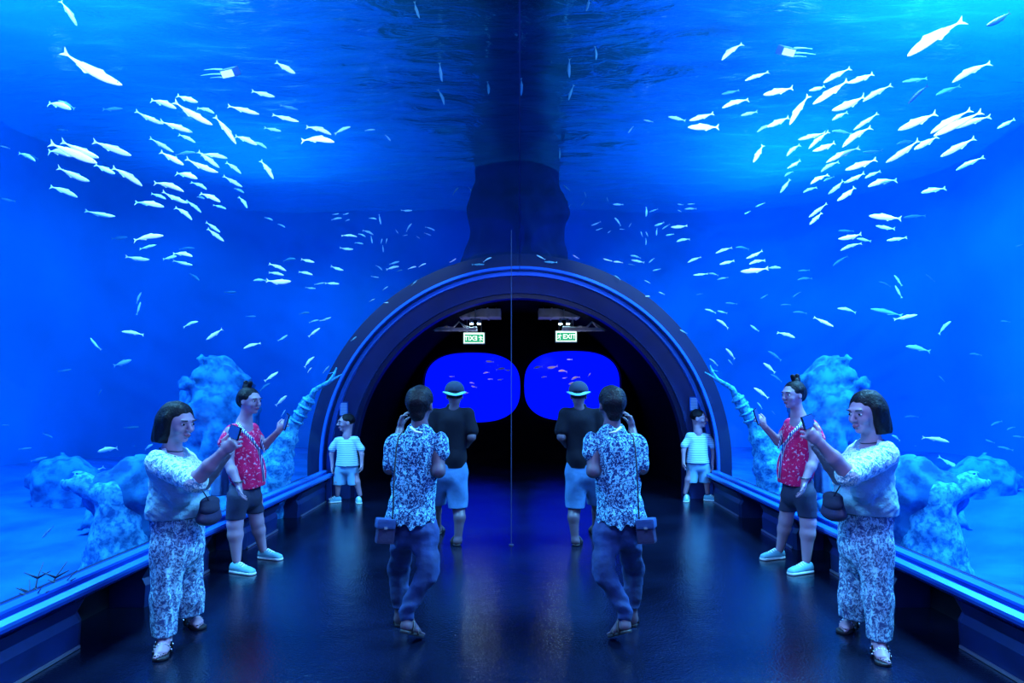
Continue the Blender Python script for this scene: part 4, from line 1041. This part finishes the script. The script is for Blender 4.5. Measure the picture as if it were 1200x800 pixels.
# --- woman in a red top with her hair tied up, holding up a phone
def red_woman():
    base = Vector((2.42, 5.65, 0)); root = empty('person', base); P = at; s = 1.0
    f = Vector((-.88, -.42, -.10)); C = P(929, 463, 5.66)
    B = Field(); HP = head(B, C, f, s, neck=P(936, 491, 5.70))
    B.cap(P(936, 489, 5.7), P(937, 500, 5.7), .06, .09, .05); B.cap(P(948, 497, 5.56), P(927, 497, 5.86), .05, .05, .04)
    eN, wN = P(955, 537, 5.42), P(943, 563, 5.36); eF, wF = P(912, 517, 5.9), P(896, 500, 5.82)
    B.chain([P(952, 500, 5.5), eN, eN.lerp(wN, .4), wN], [.052, .042, .04, .027], .02)
    B.chain([P(926, 500, 5.9), eF, wF], [.05, .04, .027], .02)
    hand(B, wN, Vector((-.25, -.1, -1)), (-1, .2, 0), (-.3, -1, 0), 1.0, (.25, .3, .2), .2)
    hand(B, wF, P(889, 489, 5.8)-wF, (0, .5, .3), (.5, .2, .6), 1.0, (.5, .8, .6), .6)
    kN, aN = P(947, 612, 5.56), P(945, 655, 5.55); kF, aF = P(921, 609, 5.88), P(914, 643, 5.98)
    B.chain([P(944, 580, 5.58), kN, kN.lerp(aN, .3), aN], [.09, .062, .060, .036], .03)
    B.chain([P(926, 580, 5.82), kF, kF.lerp(aF, .3), aF], [.085, .058, .055, .035], .03)
    B.mesh('body', M['skin'], root, .0075, root=base, zmin=.05)
    face_parts(root, HP, f, s, base)
    fr, l, u = frame(f); A = (fr, l, u)
    H = Field(); H.ell(HP(-.030, 0, .034), A, (.102*s, .088*s, .094*s), .03); H.ell(HP(-.085, 0, -.005), A, (.055, .062, .068), .03)
    H.ell(HP(.110, 0, -.045), A, (.078*s, .080*s, .105*s), .012, cut=True)
    H.ell(HP(.015, .085, -.025), A, (.040, .035, .038), .01, cut=True); H.ell(HP(.015, -.085, -.025), A, (.040, .035, .038), .01, cut=True)
    H.post.append(folds(.002, (120, 120, 60), 5))
    hr = H.mesh('hair', M['hair'], root, .005, root=base)
    H = Field(); H.cap(HP(-.03, 0, .12), HP(-.015, .0, .168), .020, .019, .01); H.cap(HP(-.07, 0, .11), HP(-.075, 0, .165), .018, .020, .01); H.cap(HP(-.05, 0, .10), HP(-.06, 0, .12), .03, .028, .02)
    H.post.append(folds(.002, (150, 150, 80), 6)); H.mesh('hair_bun', M['hair'], hr, .004, root=base)
    lat = Vector((.42, -.9, 0))
    S = Field(); S.cap(P(937, 509, 5.7), P(932, 548, 5.69), .115, .125, .04, u=lat, w=1.3); S.cap(P(932, 548, 5.69), P(931, 562, 5.69), .125, .118, .04, u=lat, w=1.25)
    S.cap(P(947, 498, 5.56), P(927, 497, 5.86), .055, .05, .04); S.cap(P(950, 499, 5.53), P(957, 513, 5.48), .062, .066, .03); S.cap(P(926, 499, 5.88), P(920, 508, 5.92), .055, .058, .03)
    S.cap(P(933, 492, 5.66), P(936, 480, 5.68), .06, .055, .01, cut=True)
    S.cap(P(957, 528, 5.3), P(957, 522, 5.5), .03, .02, .01, cut=True)
    S.post.append(folds(.006, (40, 40, 22), 41))
    def tail(G, X, Y, Z): return np.maximum(G, (.735+3.0*(X-2.40)**2+0*Y)-Z)
    S.post.append(tail); top = S.mesh('top', M['red'], root, .007, root=base)
    # patterned neck band running down the front, hem piping
    bm = bmesh.new()
    nb = [P(944, 490, 5.56), P(937, 499, 5.50), P(928, 508, 5.52), P(919, 521, 5.58), P(915, 538, 5.60), P(913, 560, 5.62)]
    add_tube(bm, [p-base for p in nb], [.014, .016, .016, .014, .012, .01], 6)
    nb = [P(930, 490, 5.80), P(923, 500, 5.82), P(916, 512, 5.82), P(912, 525, 5.78)]
    add_tube(bm, [p-base for p in nb], [.012, .013, .012, .01], 6)
    bm_obj('neck_band', bm, M['band'], top, True)
    S = Field(); S.cap(P(935, 566, 5.7), P(935, 580, 5.7), .115, .12, .03, u=lat, w=1.2); S.cap(P(943, 580, 5.58), P(947, 612, 5.56), .098, .076, .03); S.cap(P(927, 580, 5.82), P(922, 608, 5.87), .09, .073, .03)
    S.post.append(folds(.005, (50, 50, 25), 42)); S.mesh('shorts', M['navy'], root, .0075, root=base, zmin=.475, zmax=.85)
    S = Field(); S.cap(P(958, 508, 5.78), P(962, 545, 5.78), .035, .06, .03, u=(.4, .9, 0), w=1.6); S.cap(P(962, 545, 5.78), P(966, 585, 5.76), .06, .07, .03, u=(.4, .9, 0), w=1.7)
    S.post.append(folds(.010, (70, 70, 8), 43)); S.mesh('open_shirt', M['denim_light'], root, .008, root=base, zmin=.66)
    sneaker(root, base, (2.545, 5.57, 0), (2.285, 5.46, 0)); sneaker(root, base, (2.485, 6.02, 0), (2.225, 5.93, 0))
    bm = bmesh.new(); c = wN+Vector((0, 0, .02)); add_tube(bm, [c+Vector((math.cos(a)*.034, math.sin(a)*.034, 0))-base for a in [i*math.pi/8 for i in range(16)]], .005, 6, closed=True); bm_obj('bracelet', bm, M['sole_dark'], root, True)
    ph = phone(P(887, 488, 5.77), (.7, -.62, .2), (-.3, -.1, 1), '')
    return root, [ph]

# --- boy in a striped T-shirt
def boy():
    base = Vector((2.55, 9.08, 0)); root = empty('person', base); P = at; s = 1.10; D = 9.08
    f = Vector((.86, -.50, -.05)); C = P(819, 490.5, D)
    B = Field(); HP = head(B, C, f, s, neck=P(818, 506, D))
    B.cap(P(818, 506, D), P(818, 511, D), .045, .06, .03)
    wL, wR = P(801, 541, D-.05), P(835, 543, D-.03)
    B.chain([P(807, 512, D), P(801, 528, D-.02), wL], [.038, .03, .022], .02); B.chain([P(830, 512, D), P(836, 528, D), wR], [.038, .03, .022], .02)
    hand(B, wL, Vector((-.05, -.2, -1)), (1, 0, 0), (0, -1, 0), .8, (.3, .4, .3), .3); hand(B, wR, Vector((.02, -.2, -1)), (-1, 0, 0), (0, -1, 0), .8, (.3, .4, .3), .3)
    aL, aR = P(803, 577, D), P(829, 577, D)
    B.chain([P(812, 545, D), P(807, 562, D-.02), aL], [.07, .047, .03], .03); B.chain([P(825, 545, D), P(828, 562, D-.02), aR], [.07, .047, .03], .03)
    B.mesh('body', M['skin'], root, .008, root=base, zmin=.03)
    face_parts(root, HP, f, s, base)
    fr, l, u = frame(f); A = (fr, l, u)
    H = Field(); H.ell(HP(-.022, 0, .040), A, (.095*s, .082*s, .085*s), .03); H.ell(HP(.11, 0, -.035), A, (.078*s, .08*s, .10*s), .012, cut=True)
    H.ell(HP(.01, .085, -.025), A, (.05, .03, .04), .01, cut=True); H.ell(HP(.01, -.085, -.025), A, (.05, .03, .04), .01, cut=True); H.ell(HP(-.06, 0, -.11), A, (.08, .1, .05), .01, cut=True)
    H.post.append(folds(.003, (90, 90, 90), 8)); H.mesh('hair', M['hair'], root, .006, root=base)
    S = Field(); S.cap(P(818, 517, D), P(817, 541, D), .105, .135, .03, u=X3, w=1.25); S.cap(P(808, 511, D), P(829, 511, D), .045, .045, .03)
    S.cap(P(808, 512, D), P(802, 522, D-.01), .048, .055, .03); S.cap(P(829, 512, D), P(835, 522, D), .048, .055, .03); S.cap(P(818, 507, D), P(818, 500, D), .05, .05, .008, cut=True)
    S.post.append(folds(.006, (30, 30, 16), 51)); S.mesh('tee_shirt', M['tee_stripe'], root, .009, root=base, zmin=1.6-(542-454)/750*D)
    S = Field(); S.cap(P(818, 540, D), P(818, 546, D), .11, .11, .03, u=X3, w=1.25); S.cap(P(812, 546, D), P(810, 568, D), .085, .085, .02); S.cap(P(825, 546, D), P(827, 568, D), .085, .085, .02)
    S.post.append(folds(.006, (35, 35, 10), 52)); S.mesh('shorts', M['short_blue'], root, .009, root=base, zmin=1.6-(565-454)/750*D, zmax=.66)
    sneaker(root, base, (aL.x+.03, 9.10, 0), (aL.x-.04, 8.90, 0), .95); sneaker(root, base, (aR.x-.05, 9.09, 0), (aR.x+.11, 8.99, 0), .95)
    return root, []

# --- woman in a leafy blouse walking away
def blouse_woman():
    base = Vector((.61, 4.08, 0)); root = empty('person', base); P = at; s = .97
    f = Vector((-.25, .95, -.06)); C = P(716, 475, 4.12)
    B = Field(); HP = head(B, C, f, s, neck=P(717, 503, 4.1))
    B.cap(P(717, 503, 4.12), P(718, 517, 4.12), .052, .065, .04)
    eL, wL = P(695, 552, 4.02), P(722, 545, 4.28); eR, wR = P(752, 548, 4.1), P(741, 503, 4.38)
    B.chain([P(696, 520, 4.08), eL, wL], [.042, .040, .026], .02); B.chain([P(745, 520, 4.12), eR, wR], [.042, .040, .026], .02)
    hand(B, wL, (.6, .4, .6), (0, .5, 1), (0, 1, .3), .95, (.4, .6, .5)); hand(B, wR, (-.15, .1, 1), (-1, .3, 0), (0, 1, 0), .95, (.35, .5, .4), .5)
    hL, kL, aL = P(712, 622, 4.1), P(708, 668, 4.02), P(732, 718, 3.98)
    hR, kR, aR = P(735, 622, 4.12), P(742, 668, 4.3), P(740, 721, 4.3)
    B.chain([hL, kL, aL], [.08, .055, .036], .03); B.chain([hR, kR, aR], [.08, .055, .036], .03)
    tl, hl = Vector((.575, 4.10, .012)), Vector((.672, 3.92, .115)); tr, hr_ = Vector((.78, 4.52, .012)), Vector((.755, 4.27, .012))
    bare_foot(B, hl, tl, aL, .92); bare_foot(B, hr_, tr, aR, .92)
    B.mesh('body', M['skin_shaded'], root, .0065, root=base, zmin=.0)
    face_parts(root, HP, f, s, base)
    fr, l, u = frame(f); A = (fr, l, u)
    H = Field(); H.ell(HP(-.02, 0, .036), A, (.105*s, .086*s, .098*s), .03); H.cap(HP(-.055, 0, .0), HP(-.055, 0, -.055), .06, .05, .03); H.ell(HP(-.075, 0, .035), A, (.05, .06, .06), .03)
    H.ell(HP(.115, 0, -.03), A, (.085, .09, .11), .012, cut=True); H.ell(HP(.01, .09, -.02), A, (.04, .03, .04), .01, cut=True); H.ell(HP(.01, -.09, -.02), A, (.04, .03, .04), .01, cut=True)
    H.post.append(folds(.003, (110, 110, 50), 9)); H.mesh('hair', M['hair'], root, .005, root=base)
    S = Field(); S.cap(P(719, 530, 4.1), P(722, 562, 4.1), .105, .10, .05, u=X3, w=1.42); S.cap(P(722, 562, 4.1), P(728, 622, 4.1), .105, .145, .05, u=X3, w=1.15)
    S.cap(P(694, 517, 4.09), P(744, 517, 4.12), .052, .052, .05); S.cap(P(718, 508, 4.1), P(719, 518, 4.1), .068, .085, .04)
    S.cap(P(694, 519, 4.08), P(691, 530, 4.06), .054, .052, .03); S.cap(P(746, 519, 4.12), P(750, 543, 4.1), .056, .054, .03)
    S.cap(P(718, 497, 4.10), P(718, 486, 4.12), .058, .058, .01, cut=True)
    S.post.append(folds(.011, (60, 60, 4), 61)); S.post.append(folds(.004, (45, 45, 40), 62))
    def hemw(G, X, Y, Z): return np.maximum(G, (.735+.012*np.sin(X*38)-.10*np.clip(X-.62, -.2, .2)*0-.012*np.cos(X*90)+0*Y)-Z)
    S.post.append(hemw); bl = S.mesh('blouse', M['blouse'], root, .0065, root=base)
    bm = bmesh.new()
    pts = [P(714, 507, 3.99), P(722, 506, 3.97), P(728, 500, 3.99)]
    add_tube(bm, [p-base for p in pts], [.006, .010, .006], 6); bm_obj('collar_tag', bm, M['rubber'], bl, True)
    T = Field(); T.cap(P(722, 612, 4.11), P(723, 624, 4.11), .10, .105, .05, u=X3, w=1.22)
    T.cap(hL, kL, .088, .066, .04); T.cap(kL, aL, .066, .050, .04); T.cap(hR, kR, .088, .064, .04); T.cap(kR, aR, .068, .050, .03)
    T.post.append(folds(.005, (35, 35, 60), 63)); T.post.append(folds(.003, (90, 90, 90), 64))
    T.mesh('jeans', M['denim'], root, .0065, root=base, zmin=.13, zmax=.86)
    sandal(root, base, hl-Z3*.006, tl-Z3*.004, .92, beads=False); sandal(root, base, hr_-Z3*.003, tr-Z3*.003, .92, beads=False)
    # shoulder bag on a long strap down her back
    L = P(757, 622, 3.98); bg = empty('shoulder_bag', L)
    e = Matrix.Rotation(math.radians(-25), 3, 'Z') @ Matrix.Rotation(math.radians(-8), 3, 'Y')
    bm = bmesh.new(); add_box(bm, (0, 0, 0), (.11, .07, .15), e, .015); bm_obj('body', bm, M['bag'], bg)
    bm = bmesh.new(); add_box(bm, (0, -.006, .05), (.118, .082, .06), e, .015); bm_obj('flap', bm, M['bag_blue'], bg)
    bm = bmesh.new(); add_box(bm, (-.012, -.052, .028), (.02, .008, .015), e, .003); bm_obj('buckle', bm, M['bead'], bg)
    bm = bmesh.new(); add_tube(bm, [P(736, 504, 4.02)-L, P(742, 512, 4.0)-L, P(745, 530, 3.965)-L, P(747, 560, 3.95)-L, P(748, 590, 3.93)-L, P(749, 608, 3.94)-L], .005, 6); bm_obj('strap', bm, M['sole_dark'], bg, True)
    return root, [bg]
M['bag_blue'] = solid('blue_grey_leather', (0.03, 0.08, 0.24), 0.4)

# --- man in a brimmed hat walking away
def hat_man():
    base = Vector((.63, 6.55, 0)); root = empty('person', base); P = at; D = 6.55; s = 1.02
    f = Vector((.15, .98, -.05)); C = P(678, 464, D)
    B = Field(); HP = head(B, C, f, s, neck=P(680, 482, D)); B.cap(P(680, 482, D), P(681, 490, D), .06, .10, .04)
    eL, wL = P(658, 512, 6.5), P(664, 522, 6.72); eR, wR = P(704, 518, 6.5), P(700, 530, 6.72)
    B.chain([P(661, 486, D), P(658, 505, 6.52), eL, wL], [.055, .045, .042, .028], .02); B.chain([P(701, 486, D), P(704, 505, 6.52), eR, wR], [.055, .045, .042, .028], .02)
    hand(B, wL, (.5, .7, .2), (0, 0, 1), (1, 0, .2), 1.0); hand(B, wR, (-.5, .7, .2), (0, 0, 1), (-1, 0, .2), 1.0)
    aL, aR = P(674, 632, 6.48), P(698, 618, 6.98)
    B.chain([P(675, 560, D), P(673, 597, D), P(672, 606, 6.5), aL], [.1, .058, .056, .036], .03); B.chain([P(695, 560, D), P(700, 590, 6.7), P(700, 598, 6.8), aR], [.1, .058, .056, .036], .03)
    bare_foot(B, (aL.x, 6.44, .014), (aL.x+.06, 6.68, .014), aL); bare_foot(B, (aR.x, 6.95, .014), (aR.x-.02, 7.2, .014), aR)
    B.mesh('body', M['skin_shaded'], root, .0085, root=base)
    fr, l, u = frame(f); A = (fr, l, u)
    H = Field(); H.ell(HP(-.02, 0, .03), A, (.098, .082, .08), .02); H.ell(HP(.11, 0, -.03), A, (.08, .09, .11), .01, cut=True)
    H.mesh('hair', M['hair'], root, .006, root=base)
    T = Field(); T.ell(HP(-.01, 0, .06), A, (.112, .10, .095), .02); c = HP(0, 0, .045)
    T.post.append(lambda G, X, Y, Z: np.maximum(G, -((X-c.x)*u.x+(Y-c.y)*u.y+(Z-c.z)*u.z)))
    ht = T.mesh('hat', M['felt'], root, .006, root=base)
    bm = bmesh.new(); rs = []
    for r, dz in ((.090, .0), (.106, -.008), (.122, -.022), (.122, -.028), (.106, -.016), (.090, -.008)):
        rs.append([bm.verts.new(c+fr*math.cos(a)*r*1.08+l*math.sin(a)*r+u*(dz+.02*math.cos(a*2)*-(r-.09)/.03)-base) for a in [k*math.pi/16 for k in range(32)]])
    for i in range(6):
        A_, B_ = rs[i], rs[(i+1) % 6]
        for k in range(32): bm.faces.new((A_[k], A_[(k+1) % 32], B_[(k+1) % 32], B_[k]))
    bm_obj('brim', bm, M['brim'], ht, True)
    S = Field(); S.cap(P(681, 494, D), P(682, 535, D), .125, .12, .04, u=X3, w=1.35); S.cap(P(663, 485, D), P(700, 485, D), .065, .065, .05); S.cap(P(662, 486, D), P(658, 504, 6.52), .07, .066, .03); S.cap(P(701, 486, D), P(705, 504, 6.52), .07, .066, .03); S.cap(P(682, 535, D), P(683, 548, D), .12, .125, .04, u=X3, w=1.3)
    S.cap(P(680, 476, D), P(680, 482, D), .06, .06, .02)
    S.post.append(folds(.007, (30, 30, 18), 71)); S.mesh('tee_shirt', M['tee_dark'], root, .0085, root=base, zmin=1.6-(547-454)/750*D, zmax=1.6-(473-454)/750*D)
    S = Field(); S.cap(P(683, 545, D), P(684, 556, D), .125, .125, .04, u=X3, w=1.3); S.cap(P(675, 556, D), P(674, 600, D), .115, .10, .04); S.cap(P(695, 556, D), P(701, 596, 6.75), .115, .10, .04)
    S.post.append(folds(.007, (40, 40, 18), 72)); sh = S.mesh('shorts', M['denim_light'], root, .0085, root=base, zmin=1.6-(593-454)/750*6.6, zmax=.86)
    for a, h_, t_ in ((aL, (aL.x, 6.44, .012), (aL.x+.06, 6.68, .012)), (aR, (aR.x, 6.95, .012), (aR.x-.02, 7.2, .012))):
        o = sandal(root, base, h_, t_, 1.05, beads=False)
    return root, []

specs = {
 'bob': (bob_woman, 4.05, 212, .955),
 'red': (red_woman, 5.65, 292, .965),
 'boy': (boy, 8.95, 405, .955),
 'blouse': (blouse_woman, 4.08, 488, 1.0),
 'hat': (hat_man, 6.55, 529.5, 1.0)}
LAB = {
 'bob': ('woman with bobbed hair in white knit sweater and speckled trousers, photographing, far {}', 'women with bobbed hair'),
 'red': ('woman in red top with tied-up hair holding a phone by the {} tank wall', 'women in red tops'),
 'boy': ('boy in striped shirt and pale shorts standing by the {} portal post', 'boys in striped shirts'),
 'blouse': ('woman seen from behind in leafy blouse and jeans, {} of centre', 'women in leafy blouses'),
 'hat': ('man in brimmed hat, dark shirt and denim shorts walking away, {} of centre', 'men in brimmed hats')}
ITEM = {
 ('bob', 0): 'black phone held sideways by the bobbed woman on the {}',
 ('bob', 1): 'small dark handbag hanging before the bobbed woman on the {}',
 ('red', 0): 'black phone held up by the woman in red on the {}',
 ('blouse', 0): 'boxy leather shoulder bag worn by the leafy-bloused woman on the {}'}
for key, (fn, yl, pxl, zs) in specs.items():
    root, items = fn()
    side = 'right'
    tag(root, LAB[key][0].format('right'), 'person', LAB[key][1])
    lr = copy_tree(root)
    lr.location = ((pxl-VX)/F_PX*yl, yl, 0); lr.scale = (-1, 1, zs)
    tag(lr, LAB[key][0].format('left'), 'person', LAB[key][1])
    for i, it in enumerate(items):
        tag(it, ITEM[(key, i)].format('right'), 'phone' if it.name.startswith('phone') else 'bag', 'things the visitors carry')
        c = copy_tree(it)
        bpy.context.view_layer.update()
        d = it.location-root.location
        Mw = Matrix.Translation(lr.location) @ Matrix.Diagonal((-1, 1, zs, 1)) @ Matrix.Translation(-root.location) @ it.matrix_basis
        c.matrix_basis = Matrix.Translation((Mw.translation)) @ (Matrix.Diagonal((-1, 1, 1, 1)) @ it.matrix_basis.to_3x3().to_4x4())
        c['label'] = ITEM[(key, i)].format('left')
# ------------------------------------------------------------------ light
def look(o, tgt):
    o.rotation_euler = (Vector(tgt)-o.location).to_track_quat('-Z', 'Y').to_euler()
def area(name, loc, tgt, size, power, col, sy=None):
    l = bpy.data.lights.new(name, 'AREA'); l.energy = power; l.color = col; l.size = size
    if sy: l.shape = 'RECTANGLE'; l.size_y = sy
    o = bpy.data.objects.new(name, l); COL.objects.link(o); o.location = loc; look(o, tgt); return o
def spot(name, loc, tgt, power, col, ang=60, r=.05, blend=.6):
    l = bpy.data.lights.new(name, 'SPOT'); l.energy = power; l.color = col; l.spot_size = math.radians(ang); l.spot_blend = blend; l.shadow_soft_size = r
    o = bpy.data.objects.new(name, l); COL.objects.link(o); o.location = loc; look(o, tgt); return o
W = bpy.data.worlds.new('world'); sc.world = W; W.use_nodes = True
W.node_tree.nodes['Background'].inputs[0].default_value = (0.0, 0.01, 0.05, 1); W.node_tree.nodes['Background'].inputs[1].default_value = 0.0
TANK = (0.35, 0.75, 1.0)
# floodlights over the water, one bank to each side
area('tank_floodlight', (5.0, 5.0, 7.4), (5.2, 6.5, 0), 2.2, 3900, TANK, 5)
area('tank_floodlight', (-5.0, 5.0, 7.4), (-5.2, 6.5, 0), 2.2, 2300, TANK, 5)
area('tank_floodlight', (5.0, 12.0, 7.4), (4.5, 11, 0), 2.2, 900, TANK, 3)
area('tank_floodlight', (-5.0, 12.0, 7.4), (-4.5, 11, 0), 2.2, 500, TANK, 3)
# unseen fill spots added above the tunnel crown to brighten the shoal
spot('shoal_fill', (1.4, 1.0, 4.6), (6.0, 9.5, 4.3), 5200, (1.0, .72, .6), 60)
spot('shoal_fill', (-1.4, 1.0, 4.6), (-6.0, 9.5, 4.3), 3400, (1.0, .72, .6), 60)
spot('shoal_fill', (.9, 3.0, 4.3), (3.6, 12, 5.2), 1300, (.8, .74, .9), 50)
spot('shoal_fill', (-.9, 3.0, 4.3), (-3.6, 12, 5.2), 900, (.8, .74, .9), 50)
# dim violet fill lights, unseen, added inside the tunnel to brighten the people
area('tunnel_fill', (1.2, -1.2, 2.7), (1.9, 5, .9), .6, 55, (.17, .26, 1.0))
area('tunnel_fill', (.45, 2.25, 3.08), (2.1, 4.9, .9), .35, 62, (.26, .42, 1.0))
area('tunnel_fill', (-1.2, -1.2, 2.7), (-1.9, 5, .9), .6, 26, (.15, .24, 1.0))
area('tunnel_fill', (-.45, 2.25, 3.08), (-2.1, 4.9, .9), .35, 32, (.24, .38, 1.0))
spot('ceiling_spotlight', (0.9, 11.8, 2.2), (0.9, 12.5, 3.2), 5, (.9, .9, 1.0), 120)
spot('ceiling_spotlight', (-0.9, 11.8, 2.2), (-0.9, 12.5, 3.2), 5, (.9, .9, 1.0), 120)
for _s in (1, -1): spot('window_fish_fill', (_s*1.1, 12.9, 2.9), (_s*1.1, 14.2, 1.6), 36, (1.0, .8, .85), 50)  # unseen spots added to brighten the fish in the far windows
# ------------------------------------------------------------------ camera
cam = bpy.data.cameras.new('camera'); cam.sensor_width = 36; cam.lens = 36*F_PX/1200
cam.shift_x = (600-VX)/1200; cam.shift_y = (VY-400)/1200; cam.clip_start = .05; cam.clip_end = 100
co = bpy.data.objects.new('camera', cam); COL.objects.link(co); co.location = (0, 0, CAMH); co.rotation_euler = (math.pi/2, 0, 0)
sc.camera = co
vs = sc.view_settings; vs.view_transform = 'Standard'; vs.look = 'None'; vs.gamma = 1; vs.use_curve_mapping = False; vs.exposure = 0.0
sc.cycles.max_bounces = 10; sc.cycles.transparent_max_bounces = 24; sc.cycles.volume_bounces = 0
sc.cycles.sample_clamp_indirect = 6
